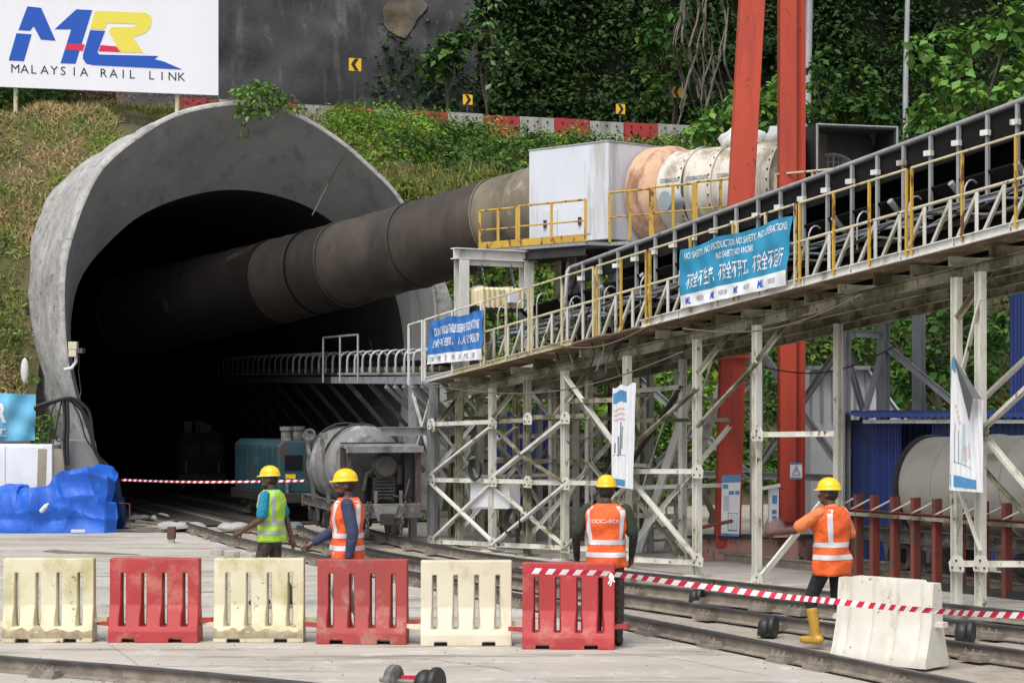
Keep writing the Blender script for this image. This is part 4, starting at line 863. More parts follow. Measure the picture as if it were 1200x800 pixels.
MB().add(fp + [p - TN*.006 for p in fp], [(0, 1, 2), (0, 2, 3), (4, 6, 5), (4, 7, 6), (0, 3, 7, 4), (1, 0, 4, 5), (2, 1, 5, 6), (3, 2, 6, 7)]).build('torn_flap', mat('grey poster back', (.09, .092, .098), (.07, .072, .078), 6, r=.7), p2)
# ---------------------------------------------------------------- rolling stock (local frame: +x = front end, z up)
def frame(o, d):
    d = Vector((d[0], d[1], 0)).normalized(); s = Vector((-d.y, d.x, 0))
    return Matrix(((d.x, s.x, 0, o[0]), (d.y, s.y, 0, o[1]), (0, 0, 1, o[2] if len(o) > 2 else 0), (0, 0, 0, 1)))
def wheelset(t, x, r=.22, g=.45):
    for s in (-1, 1):
        wl_ = MB().lathe([(r*.3, -.05), (r*.9, -.05), (r, -.03), (r, .05), (r*1.12, .055), (r*1.12, .08), (r*.3, .08)], (x, s*g, r + .15), (0, -s, 0), 24).build('wheel', m_grey, t, smooth=True)
        MB().box((x, s*(g + .12), r + .16), (.26, .10, .2)).build('axle_box', m_dark, wl_)
def mixer(label, M, drum_m, frame_m, hoops=True):
    t = thing('mixer_wagon', label, 'rail wagon')
    for s in (-1, 1):
        MB().chan((-2.3, s*.58, .66), (2.25, s*.58, .66), .08, .20).build('chassis_beam', frame_m, t)
        for x in (-1.7, -.9, .5, 1.3): MB().prism([(x - .1, s*.56, .56), (x + .1, s*.56, .56), (x + .05, s*.56, .30), (x - .05, s*.56, .30)], (0, s*.04, 0)).build('hanger', frame_m, t)
    MB().box((2.27, 0, .64), (.06, 1.30, .26)).build('buffer_beam', frame_m, t, bevel=.01)
    MB().box((-2.3, 0, .64), (.06, 1.26, .24)).build('buffer_beam', frame_m, t)
    cp_ = MB().box((2.36, 0, .52), (.2, .16, .16)); cp_.box((2.45, 0, .5), (.06, .26, .2)); cp_.build('coupler', m_dark, t, bevel=.01)
    MB().prism([(2.305, -.24, .74), (2.305, .24, .74), (2.305, .14, .46), (2.305, -.14, .46)], (.02, 0, 0)).build('gusset_plate', drum_m, t)
    for x in (-1.55, -1.05, .85, 1.35): wheelset(t, x)
    # drum: pear shaped with rolled rings
    pr_ = [(.30, -1.62), (.55, -1.60), (.66, -1.52), (.715, -1.42), (.72, -1.38), (.72, .55), (.715, .6), (.60, .95), (.45, 1.12), (.30, 1.15)]
    o = Vector((0, 0, 1.40)); ax = Vector((1, 0, .03)).normalized()
    d = MB().lathe(pr_, o, ax, 48).build('drum', drum_m, t, smooth=True)
    for x, r in ((-.75, .735), (-.1, .745), (.56, .735)):
        MB().lathe([(r - .03, x - .05), (r, x - .045), (r, x + .045), (r - .03, x + .05)], o, ax, 48).build('drum_ring', drum_m, d, smooth=True)
    MB().lathe([(.70, -1.43), (.76, -1.43), (.76, -1.35), (.70, -1.35)], o, ax, 48).build('dark_band', m_dark, d, smooth=True)
    MB().lathe([(.66, .615), (.66, .66), (.64, .68)], o, ax, 40).build('dark_band', m_dark, d, smooth=True)
    if hoops: MB().tube([(-1.7, 0, 1.5), (-2.0, 0, 1.72), (-2.2, 0, 1.95)], [.26, .24, .16], 16).build('feed_chute', frame_m, t, smooth=True)
    for x in (-1.1, .35):
        for s in (-1, 1): MB().beam((x, s*.62, .7), (x, s*.77, 2.0 if hoops else 1.0), .09, .06).build('side_post', m_grey, t)
        if hoops: MB().tube([(x, .72*math.cos(a)*1.02, 1.40 + .78*math.sin(a)) for a in [R_(k) for k in range(15, 166, 15)]], .02, 6).build('retaining_hoop', m_dark, t)
    MB().box((.35, -.72, 1.95), (.30, .08, .12)).build('post_cap', drum_m, t)
    # front drive cab: roof plate, posts, engine
    rf = MB(); rf.prism([(1.66, -.69, 1.78), (2.28, -.69, 1.74), (2.28, .69, 1.74), (1.66, .69, 1.78)], (0, 0, .05)); rf.box((2.29, 0, 1.74), (.03, 1.42, .12)); rf.build('roof_plate', drum_m, t, bevel=.008)
    for x, y in ((2.2, -.64), (2.2, .64), (1.72, -.66), (1.72, .66)): MB().beam((x, y, .74), (x, y, 1.75), .07).build('roof_post', mat('rusty brown steel', (.075, .045, .035), (.05, .034, .03), 5, r=.8), t)
    eng = MB().box((1.75, .05, 1.02), (.5, .42, .42)); eng.box((1.9, .05, 1.32), (.3, .30, .22)); eng.lathe([(.24, 0), (.24, .1), (.19, .12), (.19, .18)], (1.95, .05, 1.44), (1, 0, 0), 24)
    for k in range(6): eng.box((2.02, .05, .86 + .06*k), (.06, .36, .025))
    eng.lathe([(.07, 0), (.07, .35)], (1.9, .34, 1.1), (0, 0, 1), 14); eng.tube([(2.0, -.1, 1.4), (2.12, -.3, 1.3), (2.1, -.35, 1.0)], .035, 8); eng.tube([(2.05, .2, .9), (2.15, .4, .85), (2.1, .5, 1.2)], .025, 8)
    eng.build('engine', mat('oily dark engine', (.06, .056, .052), (.03, .028, .027), 5, r=.7, spots=((.14, .13, .12), .66, 8, (1, 1, 1))), t, smooth=True, bevel=.01)
    MB().box((1.75, -.42, 1.12), (.5, .24, .62)).build('tank', m_dark, t, bevel=.02); MB().box((1.75, .52, 1.3), (.4, .16, .9)).build('panel_box', m_dark, t, bevel=.02)
    MB().box((1.3, 0, 1.3), (.04, 1.2, 1.1)).build('bulkhead', m_dark, t)
    for y in (-.16, .30): MB().box((2.24, y, .86), (.05, .05, .28)).build('lug', m_grey, t)
    for y, k in ((-.28, 1), (.36, 1), (-.34, 0)):
        b = MB(); chain(b, V(2.36, y, .80), V(2.38, y - .10*k, .22), .038, .011); b.build('chain', m_chain, t)
    for k in range(5): MB().tube([(2.12, -.62 + .27*k, .80), (2.12 - .3, -.6 + .25*k, 1.0)], .015, 6).build('hose', m_cable, t)
    t.matrix_basis = M; WM[t] = M; return t
ld = (RL['D'][60] - RL['D'][40]).normalized()
lc = G(453, 641); dirL = Vector((.29, -.957, 0)); mixer('grey mixer wagon with roof plate and hanging chains beside the tunnel', frame(lc - dirL*2.4, dirL), m_drumL, m_grey)
rc = T(.825, 2.85); mixer('beige grey mixer wagon behind the row of red posts', frame(rc, TD), m_drum, m_grey, False)
# wagon rails under the right wagon
def T_rail(off): return [T(.3 + 1.1*i/20, off, 0) for i in range(21)]
RL['F'] = T_rail(2.42); RL['G'] = T_rail(3.30)
tr2 = thing('railway_track', 'siding rails under the beige wagon behind the red posts', 'railway track', T(.8, 2.8))
for k in 'FG': sweep_rail(RL[k], rail_prof(), MB()).build('rail', m_rail, tr2)
# locomotive in the tunnel mouth and the dim one behind
def loco(label, o, d, body, L=3.2, W=1.25, H=1.75):
    t = thing('locomotive', label, 'locomotive'); M = frame(o, d)
    b = MB(); sec = [(-W/2, .62), (W/2, .62), (W/2, H - .12), (W/2 - .12, H), (-W/2 + .12, H), (-W/2, H - .12)]
    b.loft([[(x, y, z) for y, z in sec] for x in (-L/2, L/2)]); b.build('body', body, t, bevel=.03)
    MB().box((0, 0, .52), (L + .3, W + .1, .22)).build('underframe', m_dark, t, bevel=.02)
    for s in (-.28, .28): MB().box((L/2 + .012, s, 1.28), (.02, .40, .32)).build('front_panel', m_glass if s < 0 else mat('dull brown plate', (.05, .03, .022), r=.7), t)
    if body is m_loco: MB().box((L/2 + .016, -.35, .98), (.02, .22, .10)).build('yellow_plate', m_signy, t)
    for x in (-.8, -.1, .6): MB().box((x, -W/2 - .01, 1.2), (.55, .02, .75)).build('side_door', body, t, bevel=.008)
    for k, (x, y) in enumerate(((1.2, -.3), (.8, .1), (1.1, .35))):
        p = MB().lathe([(.12, 0), (.12, .2), (.15, .22), (.15, .3), (.10, .3), (.10, .22)], (x, y, H), (0, 0, 1) if k < 2 else (.6, -.5, .35), 18); p.build('exhaust', m_grey, t, smooth=True)
    for x in (-1.0, 1.0): wheelset(t, x, .24)
    for s in (-1, 1): MB().beam((L/2 + .08, s*.45, .5), (L/2 + .08, s*.45, .95), .05).build('step_rail', m_grey, t)
    t.matrix_basis = M; WM[t] = M
loco('teal locomotive just inside the tunnel mouth', P(318, 580, 44.2) * V(1, 1, 0).length / V(1, 1, 0).length, (.42, -.91), m_loco)
for o in list(bpy.data.objects):
    if o.name.startswith('locomotive') and o.parent is None: M = frame((P(331, 600, 44.5).x, 44.5, 0), (.42, -.91)); o.matrix_basis = M; WM[o] = M
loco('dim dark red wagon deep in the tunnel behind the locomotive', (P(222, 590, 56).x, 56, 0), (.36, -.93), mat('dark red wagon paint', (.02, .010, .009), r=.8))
# ---------------------------------------------------------------- sheds and containers behind the trestle
def corr(b, p0, p1, z0, z1, pitch=.10, dep=.018):
    p0, p1 = Vector(p0), Vector(p1); d = (p1 - p0); L = d.length; d.normalize(); n = Vector((d.y, -d.x, 0)); k = 0; lo = []
    x = 0
    while x < L:
        for f, e in ((0, 0), (.35, 0), (.5, 1), (.85, 1)):
            if x + f*pitch <= L: lo.append(p0 + d*(x + f*pitch) + n*dep*e)
        x += pitch
    lo.append(p1); return b.loft([[V(p.x, p.y, z) for p in lo] for z in (z0, z1)], cap=False, closed=False)
Ys = 31.9; xl, xm, xr, xe = [P(x, 500, Ys).x for x in (1022, 1056, 1092, 1230)]
sh = thing('blue_shed', 'blue corrugated metal shed with dark opening behind the mixer wagon', 'shed', (xl, Ys, 0))
for nm, a, c in (('wall', (xl, Ys, 0), (xm, Ys, 0)), ('wall', (xr, Ys, 0), (xe, Ys, 0)), ('wall', (xl, Ys + 2.4, 0), (xe, Ys + 2.4, 0)), ('wall', (xl, Ys + 2.4, 0), (xl, Ys, 0))):
    b = MB(); corr(b, a, c, 0, 2.28); b.build(nm, m_blue, sh)
def rf2(u, v): x = xl - .18 + (xe - xl + .3)*u; return (x, Ys - .35 + 3.0*v, 2.33 + .10*v + .02*(1 if int(u*60) % 2 else 0))
MB().grid(rf2, 120, 2).build('roof', m_blue, sh)
MB().beam((xl - .2, Ys - .3, 2.28), (xe, Ys - .3, 2.28), .04, .06).build('eave', m_galv, sh)
tw = thing('blue_tower', 'tall blue corrugated cladding at the right edge above the shed', 'container', (P(1185, 500, 33.4).x, 33.4, 2.4))
x0 = P(1184, 500, 33.4).x; b = MB(); corr(b, (x0, 33.4, 0), (x0 + 2.4, 33.4, 0), 2.1, 4.55, .12); corr(b, (x0 + .75, 35.6, 0), (x0, 33.4, 0), 2.1, 4.55, .12); b.build('wall', m_blue, tw)
b = MB(); b.add([(x0, 33.4, 4.55), (x0 + 2.4, 33.4, 4.55), (x0 + 2.4, 35.6, 4.55), (x0 + .75, 35.6, 4.55)], [(0, 1, 2, 3)]); b.build('roof', m_blue, tw)
for xx in (x0 + .1, x0 + 2.2): MB().beam((xx, 33.6, 0), (xx, 33.6, 2.12), .14).build('support_post', m_galv, tw)
x0, x1 = P(583, 500, 40.5).x, P(655, 500, 40.5).x; ct = thing('blue_container', 'blue corrugated container seen through the trestle bracing', 'container', (x0, 40.5, 0))
b = MB(); corr(b, (x0, 40.5, 0), (x1, 40.5, 0), .62, 2.3, .16, .03); corr(b, (x1, 40.5, 0), (x1, 43, 0), .62, 2.3, .16, .03); corr(b, (x0, 43, 0), (x0, 40.5, 0), .62, 2.3, .16, .03); b.build('wall', m_blue, ct)
b = MB(); b.add([(x0, 40.5, 2.3), (x1, 40.5, 2.3), (x1, 43, 2.3), (x0, 43, 2.3)], [(0, 1, 2, 3)]); b.build('roof', m_blue, ct)
for z in (.56, 2.33): MB().beam((x0, 40.46, z), (x1, 40.46, z), .08, .12).build('frame_rail', m_blue, ct)
for x in (x0 + .1, x1 - .1): MB().box((x, 40.7, .26), (.14, .14, .55)).build('support_leg', m_dark, ct)
ws = thing('white_site_shed', 'pale sloped roof shed behind the red crane leg', 'shed', P(1000, 640, 37.6))
a, c = P(950, 500, 37.6), P(1066, 500, 37.6); b = MB()
b.prism([V(a.x, 37.6, 0), V(c.x, 37.6, 0), V(c.x, 37.6, 2.05), V(P(1015, 0, 37.6).x, 37.6, 3.2), V(a.x, 37.6, 3.2)], (0, 3, 0)); b.build('walls', m_pwhite, ws)
MB().prism([V(c.x + .1, 37.5, 1.98), V(P(1015, 0, 37.6).x, 37.5, 3.2), V(P(1015, 0, 37.6).x, 37.5, 3.26), V(c.x + .1, 37.5, 2.04)], (0, 3.2, 0)).build('sloped_roof', m_pwhite, ws)
for x in np.linspace(a.x, P(1015, 0, 37.6).x, 6): MB().beam((float(x), 37.57, 2.2), (float(x), 37.57, 3.15), .05).build('rib', m_galv, ws)
MB().beam((a.x - .1, 37.5, 3.23), (P(1018, 0, 37.6).x, 37.5, 3.23), .2, .07).build('eave', m_galv, ws)
lw = MB().box((P(672, 0, 37.8).x, 37.8, .28), (1.6, .5, .62)).build('concrete_block', m_conc, bevel=.02); tag(lw, 'low pale concrete block behind the trestle legs', 'concrete block')
# dark plant under the platform
pm = thing('pump_unit', 'dark machine with round wheels behind the trestle under the platform', 'machine', P(715, 640, 38.5))
c = P(668, 585, 38.8); MB().box(c, (1.7, .8, .9)).build('body', m_dark, pm, bevel=.05)
for x in (640, 690): MB().lathe([(.38, 0), (.38, .1), (.3, .12), (.3, .2)], P(x, 590, 38.3), (0, -1, 0), 24).build('flywheel', m_dark, pm, smooth=True)
MB().tube([P(640, 500, 38.5), P(660, 540, 38.4), P(700, 560, 38.4)], .09, 10).build('pipe', m_dark, pm, smooth=True)
pk = thing('timber_pallet_stack', 'stack of grey pallets behind the white hanging poster', 'pallets', P(708, 648, 37.5))
for i in range(9): MB().box(P(706, 530 + 12.5*i, 37.5), (.8, .8, .09), Matrix.Rotation(.08*math.sin(i*3), 3, 'Z')).build('pallet', m_grey, pk)
# electrical cabinet on the trestle
eb = thing('electrical_cabinet', 'pale grey cabinet bolted between the trestle legs', 'cabinet', TP(574, 596, .32))
q = [TP(551, 562, .30), TP(597, 563, .30), TP(597, 596, .30), TP(551, 596, .30)]; MB().prism(q, TN*.22).build('body', m_pwhite, eb, bevel=.008)
MB().prism([TP(553, 564, .28), TP(575, 564.5, .28), TP(575, 594, .28), TP(553, 594, .28)], TN*.015).build('door', m_pwhite, eb, bevel=.005)
for cxy, r in (((559, 550), .16), ((603, 612), .21)):
    b = MB(); c = TP(*cxy, .2)
    for k in range(5): b.tube([c + TD*(r + .01*k)*math.cos(a) + UP*(r + .008*k)*math.sin(a) - TN*.015*k for a in [2*math.pi*j/24 for j in range(24)]], .011, 6, closed=True)
    tag(b.build('cable_coil', m_cable), 'black cable coil %s the grey cabinet' % ('above' if cxy[1] < 580 else 'hanging below right of'), 'cable coil')
# ---------------------------------------------------------------- row of red posts
fc = thing('post_fence', 'row of red steel posts with sloping stays by the beige wagon', 'fence', T(.85, 1.78))
fx = [1006, 1025, 1049, 1073, 1098, 1126, 1153, 1180, 1208]
for i, px in enumerate(fx):
    t = tpx(px, 1.78); pt = MB().chan(T(t, 1.78, 0), T(t, 1.78, 1.26), .07, .13, TN).build('fence_post', m_fence, fc)
    t2 = t - .034; MB().tube([T(t, 1.74, 1.22), T(t2, 1.72, 1.03)], .014, 6).build('stay', m_steel, fc)
MB().chan(T(tpx(960, 1.72), 1.72, 1.0), T(1.25, 1.72, 1.0), .05, .09).build('top_rail', m_fence, fc); MB().beam(T(tpx(960, 1.66), 1.66, .98), T(1.25, 1.66, .98), .03, .05).build('rail_strip', m_moss, fc)
MB().beam(T(.7, 1.8, .05), T(1.2, 1.8, .05), .12, .10).build('sill', m_dark, fc)
# ---------------------------------------------------------------- plastic barriers
def wb_body():
    b = MB(); W = .97; hw = W/2; n = 4; pitch = W/(n + .4); sx = [(-1.5 + k)*pitch*1.02 for k in range(n)]
    def dep(z): return .085 if z > .40 else .085 + (.40 - z)/.28*.085 if z > .12 else .17
    def row(x0, x1, z0, z1):
        zs = [z for z in (z0, .12, .40, z1) if z0 <= z <= z1]; zs = sorted(set(zs))
        b.loft([[(x0, -dep(z), z), (x1, -dep(z), z), (x1, dep(z), z), (x0, dep(z), z)] for z in zs])
    row(-hw, hw, .75, .90)
    # waist between the slots: faces narrower than the middle so that the slots taper inwards
    zs = [.165, .28, .40, .60, .755]; edges = [-hw] + sx + [hw]
    for i in range(n + 1):
        x0, x1 = edges[i], edges[i+1]; rings = []
        for z in zs:
            o = (.040 if z < .3 else .030) if z < .7 else .026; f = lambda x, e, k: x if (k == 0 and i == 0) or (k == 1 and i == n) else x + (e if k == 0 else -e)
            d = dep(z); rings.append([(f(x0, o, 0), -d, z), (f(x1, o, 1), -d, z), (f(x1, .017, 1), -d*.35, z), (f(x1, .017, 1), d*.35, z), (f(x1, o, 1), d, z), (f(x0, o, 0), d, z), (f(x0, .017, 0), d*.35, z), (f(x0, .017, 0), -d*.35, z)])
        b.loft(rings)
    row(-hw, hw, .045, .17)
    for x0, x1 in ((-hw, -.34), (-.20, .17), (.31, hw)): row(x0, x1, 0, .055)
    me = remesh(b, .0075, 2, 'body'); me.materials.append(m_bred); return me
wb = wb_body(); lug = MB(); lug2 = MB(); lug.prism([(.485, -.05, .205), (.62, -.03, .215), (.64, 0, .215), (.62, .03, .215), (.485, .05, .205)], (0, 0, .045)); lug2.prism([(-.485, -.05, .165), (-.62, -.03, .175), (-.64, 0, .175), (-.62, .03, .175), (-.485, .05, .165)], (0, 0, .045)); lug_mes = (lug.mesh('connector'), lug2.mesh('connector'))
mud = MB()
for s in (-1,):
    def mf_(u, v): x = -.483 + .966*u; z = .052 + (.07 + .09*abs(fn((x, 0, 0), 5, 3)) + .03*fn((x, 0, 0), 14, 1))*v; return (x, -.1725 if z < .12 else -.1725 + (z - .12)/.28*.085, z)
    mud.grid(mf_, 40, 3)
mud_me = mud.mesh('mud_crust'); mud_me.materials.append(m_mud)
BR = [(54, 753, m_bcream, 'faded cream', 'at the left edge, mud along its foot', 1), (179, 753, m_bred, 'red', 'between two cream barriers, left of the man in lime', 0), (302, 753, m_bcream, 'mossy cream', 'in front of the man in lime vest', 1), (424, 755, m_bred, 'dull red', 'in front of the man with navy sleeves', 0), (546, 757, m_bwhite, 'clean pale cream', 'between two red barriers, right of the middle', 0), (667, 761, m_bred, 'red', 'at the right end with tape tied on top', 0)]
for i, (px, py, mm, c, wh, md) in enumerate(BR):
    g = G(px, py); Mx = Matrix.Translation(g + V(0, .18, 0)) @ Matrix.Rotation(R_((2.2, -1.6, 1.0, -3.0, .8, -3.5)[i]), 4, 'Z')
    t = thing('water_barrier', '%s plastic water barrier %s' % (c, wh), 'barrier', g + V(0, .23, 0), 'row of plastic barriers')
    bm_ = (mm if i != 3 else mat('dull red barrier plastic', (.36, .05, .045), (.29, .045, .042), 1.8, r=.6, spots=((.42, .20, .17), .58, 2.4, (1, 1, 1), .2), spots2=((.2, .08, .06), .66, 7, (1, 1, 1.4), .06)))
    o = mkobj('body', wb, None, t, Mx); o.material_slots[0].link = 'OBJECT'; o.material_slots[0].material = bm_
    for l in lug_mes: l = l.copy(); l.materials.append(bm_); mkobj('connector', l, None, t, Mx)
    if md: mkobj('mud_crust', mud_me, None, t, Mx)
# wide jersey barrier on the right
jb = MB(); rings = []; L2 = 1.10; N_ = 64
for i in range(N_ + 1):
    x = -L2/2 + L2*i/N_; ph = ((x/L2 + .5)*4) % 1; gv = .03*max(0, 1 - abs(ph - .5)/.14); e = 1 if 2 < i < N_-2 else .93
    if .25 > abs(x/L2) - .25 > .25: gv = 0
    top = .84 - (.02 if abs(x) > .38 else 0); rings.append([(x, y, z) for y, z in ((-.23*e, 0), (-.23*e + gv*.4, .08), (-.20*e + gv, .14), (-.115*e + gv, .42), (-.085*e + gv*.5, top - .08), (-.07*e, top), (.07*e, top), (.085*e - gv*.5, top - .08), (.115*e - gv, .42), (.20*e - gv, .14), (.23*e - gv*.4, .08), (.23*e, 0))])
jb.loft(rings); ga, gb_ = G(985, 764), G(1098, 788); ctr = (ga + gb_)/2; dr = (gb_ - ga).normalized()
jt = thing('jersey_barrier', 'scuffed off white jersey barrier standing among the rails', 'barrier', ctr); Mx = frame((G(1044, 777).x, G(1044, 777).y + .10, 0), Vector((.73, -.683, 0)))
jb.build('body', m_bold, jt, smooth=True, M=Mx)
for s in (-1, 1): MB().box((s*(L2/2 + .04), 0, .42), (.1, .09, .05)).build('connector', m_bold, jt, M=Mx)
# ---------------------------------------------------------------- warning tape
def tape(label, pts, w, n, tw=0., off=0):
    t = thing('warning_tape', label, 'tape', pts[0]); ln = resample(catmull([Vector(p) for p in pts], 6), n + 1)
    b = MB(); mi_ = []
    for i in range(n + 1):
        p = ln[i]; d = (ln[min(i+1, n)] - ln[max(i-1, 0)]).normalized(); a = tw*math.sin(i*.11 + off); u = UP*math.cos(a) + Vector((0, -1, 0))*math.sin(a); sh_ = d*w*.35
        b.v += [tuple(p - u*w/2 - sh_), tuple(p + u*w/2 + sh_)]
        if i < n: b.f.append((2*i, 2*i+2, 2*i+3, 2*i+1)); mi_.append(i % 2)
    o = b.build('ribbon', [m_taper, m_tapew], t); o.data.polygons.foreach_set('material_index', mi_)
    return t
tape('red and white tape strung across the dark tunnel mouth', [P(142, 562, 39.5), P(230, 564.5, 38), P(356, 563, 36.6)], .04, 60, .4)
yb = 20.72
tape('red and white tape from the right red barrier across the rails', [P(617, 668, yb), P(660, 670, yb - .02), P(716, 672, yb - .05), P(790, 682, 21.0), P(905, 697, 20.6), P(975, 704, 19.8), P(1020, 709, 19.45), P(1090, 715, 18.85), P(1150, 719, 19.2), P(1240, 722, 19.4)], .062, 90, .5)
kn = MB(); c = P(716, 671, yb - .06)
for k in range(4): kn.tube([c, c + V(.015*k - .02, -.02, -.04), c + V(.04*math.sin(k*2), -.03, -.07 - .02*k)], .009, 5)
tag(kn.build('tape_knot', m_tapew), 'loose knot of tape on the corner of the right red barrier', 'tape')
# ---------------------------------------------------------------- point lever weights along the rails
def weight(px, py, label, two=True, s=1.):
    g0 = G(px, py); g = V(0, 0, 0); t = thing('switch_weight', label, 'lever weight')
    d = V(.9, -.44, 0)
    if two:
        MB().lathe([(.02, -.06), (.05, -.06), (.06, -.045), (.125, -.035), (.135, -.02), (.135, .03), (.12, .04), (.03, .045)], g + V(-.15, 0, .13), d, 24).build('grey_disc', m_grey, t, smooth=True)
        MB().tube([g + V(-.15, 0, .13) - d*.13, g + V(-.15, 0, .13) + d*.2], .02, 8).build('spindle', m_rail, t)
        MB().box(g + V(-.02, -.02, .15), (.12, .05, .05)).build('tape_wrap', m_taper, t)
    b = MB(); c = g + V(.12, 0, .0)
    Rw = Matrix.Rotation(math.atan2(d.y, d.x), 3, 'Z'); b.ell(c + V(0, 0, .09), (.10, .13, .135), Rw, 18, 10); b.lathe([(.04, .07), (.135, .075), (.14, .09), (.14, .115), (.13, .13), (.04, .13)], c + V(0, 0, .11), d, 24)
    b.box(c + V(0, 0, .03), (.16, .18, .06), Rw)
    b.build('black_weight', m_black, t, smooth=True)
    M = Matrix.Translation(g0) @ Matrix.Scale(s, 4); t.matrix_basis = M; WM[t] = M
weight(482, 815, 'grey disc and black weight at the bottom edge of the foreground', s=1.05)
weight(886, 744, 'black switch weight between the rails left of the walking man', False, .9)
weight(1117, 750, 'black switch weight behind the right end of the jersey barrier', False, .9)
weight(806, 706, 'black switch weight beside the trestle leg at the far rail', False, .8)
# ---------------------------------------------------------------- left side: tarpaulin heap, boxes, banner, cables
def tarp(u, v):
    # u across, v around: front foot (0) -> top -> back foot (1)
    x = u; hgt = .60 + .30*sstep(x, .62, .74) - .06*math.sin(x*9) * (x < .5) - .10*max(0, x - .93)/.07
    if v < .42: y, z = -.10*(1 - v/.42) , hgt*(v/.42)
    elif v < .7: y, z = (v - .42)/.28*.95, hgt + .03*math.sin(v*20 + x*7)
    else: y, z = .95 + .1*(v - .7)/.3, hgt*(1 - (v - .7)/.3)
    p = Vector((-2.75 + 3.45*u, y, z)); q = Vector((p.x, p.y*.8, p.z))
    rid = lambda sc, sd: 1 - 2.2*abs(fn(Vector((q.x*.7 + q.z*.9, q.y, q.z*.55 - q.x*.35)), sc, sd))
    lf_ = lambda ax_, az_, sd: 1 - 2.4*abs(fn((q.x*ax_ + q.z*az_*.6, q.y*1.2, q.z*az_ - q.x*.25), 1., sd))
    a = .12*lf_(1.5, .7, 3.3) + .08*lf_(.8, 1.9, 8.1) + .03*lf_(3.6, 1.2, 5.7) + .12*fn(q, .9, 2) - .12
    k = min(1, v*7)*min(1, (1 - v)*6); bulge = .16*math.exp(-((x - .55)/.14)**2)*max(0, 1 - abs(v - .2)/.3); end = max(0, (x - .95)/.05)
    return Vector((p.x - .08*end*(z > .5) + .05*fn(p, 3, 1), p.y - a*k - bulge - .02 + .25*end*(v < .5), max(0.0, p.z + (.05*fn(p, 2.1, 5) + a*.5)*k*(v > .1))))
tb = MB(); base = G(72, 624); tb.grid(tarp, 150, 90)
# close right and left ends
M_t = Matrix.Translation((base.x + .28, base.y, 0)) @ Matrix.Diagonal((1.12, 1, 1.36, 1))
me = tb.mesh('tarpaulin_heap', True)
bm = bmesh.new(); bm.from_mesh(me)
bmesh.ops.holes_fill(bm, edges=[e for e in bm.edges if e.is_boundary], sides=0); bm.to_mesh(me); bm.free(); me.shade_smooth(); me.set_sharp_from_angle(angle=R_(32))
tg = tag(mkobj('tarpaulin_heap', me, m_tarp, None, M_t), 'crumpled bright blue tarpaulin covering a heap beside the tunnel', 'tarpaulin')
bt = MB().lathe([(.04, 0), (.045, .02), (.045, .17), (.02, .20), (.02, .24)], P(48, 599, 38.9) , V(.6, -.3, .6), 14).build('plastic_bottle', m_pwhite, smooth=True); tag(bt, 'small white plastic bottle lying on the blue tarpaulin', 'bottle')
fb = MB().box(P(92, 622, 39.1), (.28, .1, .06)).build('white_offcut', m_whitecl, bevel=.01); tag(fb, 'small white offcut at the foot of the blue tarpaulin', 'scrap')
wx = thing('white_cabinet', 'grey white cabinet standing behind the blue tarpaulin', 'cabinet', G(22, 613) )
MB().box((P(0, 0, 41.2).x + .25, 41.4, 1.0), (1.75, .8, 1.42)).build('body', m_pwhite, wx, bevel=.015)
for x in (-.45, .35): MB().box((P(0, 0, 41.2).x + .25 + x, 40.99, 1.0), (.72, .02, 1.34)).build('door', m_pwhite, wx, bevel=.008)
MB().prism([V(P(44, 0, 41).x, 40.9, .55), V(P(72, 0, 41).x, 41.2, .9), V(P(74, 0, 41).x, 41.2, 1.62), V(P(46, 0, 41).x, 40.9, 1.62)], (0, .06, 0)).build('side_flap', mat('dull cream board', (.45, .40, .30), (.36, .32, .24), 3, r=.8), wx)
bn_ = thing('sky_blue_banner', 'faded sky blue banner hung on the slope left of the portal', 'banner', onw(20, 515, 1.9))
bp = [onw(x, y, 1.9) for x, y in ((-60, 458), (42, 462), (41, 516), (-60, 518))]
def bf(u, v): p = bp[0].lerp(bp[1], u).lerp(bp[3].lerp(bp[2], u), v); return p - AX*(.03*math.sin(u*19 + v*5) + .02*math.sin(u*7 - v*11))
MB().grid(bf, 50, 16).build('sheet', m_ban3, bn_, smooth='all')
def bfe(u, v, e=.0): return bf(u, v) - AX*(.01 + e)
text_on(bfe, 'R', .54, .66, .2, .62, m_pwhite, bn_, .06); text_on(bfe, '工', .54, .66, .74, .9, m_pwhite, bn_, .02)
lf = MB().ell(onw(29, 434, 2.4), (.09, .06, .28), n=14, m=10).build('white_bag', m_whitecl, smooth=True); tag(lf, 'white rag caught on the slope above the sky blue banner', 'rag')
# flood lamp and camera on the ring, cables at its foot
fl_ = thing('portal_lamp', 'small beige lamp and camera on a bent pipe at the left ring edge', 'lamp', onw(80, 432, -.1))
MB().tube([onw(75, 433, -.15), onw(84, 431, -.2), onw(89, 424, -.2), onw(89, 412, -.2)], .035, 8).build('bent_pipe', m_steelc, fl_, smooth=True)
for x, y, s in ((86, 405, .20), (86, 414, .18)): MB().box(onw(x, y, -.2), (s*.9, .2, s*.8)).build('housing', mat('cream enamel box', (.55, .50, .36), r=.5), fl_, bevel=.01)
MB().box(onw(94, 411, -.2), (.14, .3, .1)).build('camera_body', m_grey, fl_, bevel=.01)
MB().tube([onw(93, 416, -.2), onw(92, 435, -.15), onw(95, 460, -.15), onw(92, 468, -.2)], .012, 5).build('cable', m_cable, fl_)
cb = thing('cable_bundle', 'black cable bundle draped over the foot of the concrete ring', 'cables', onw(78, 545, -.3))
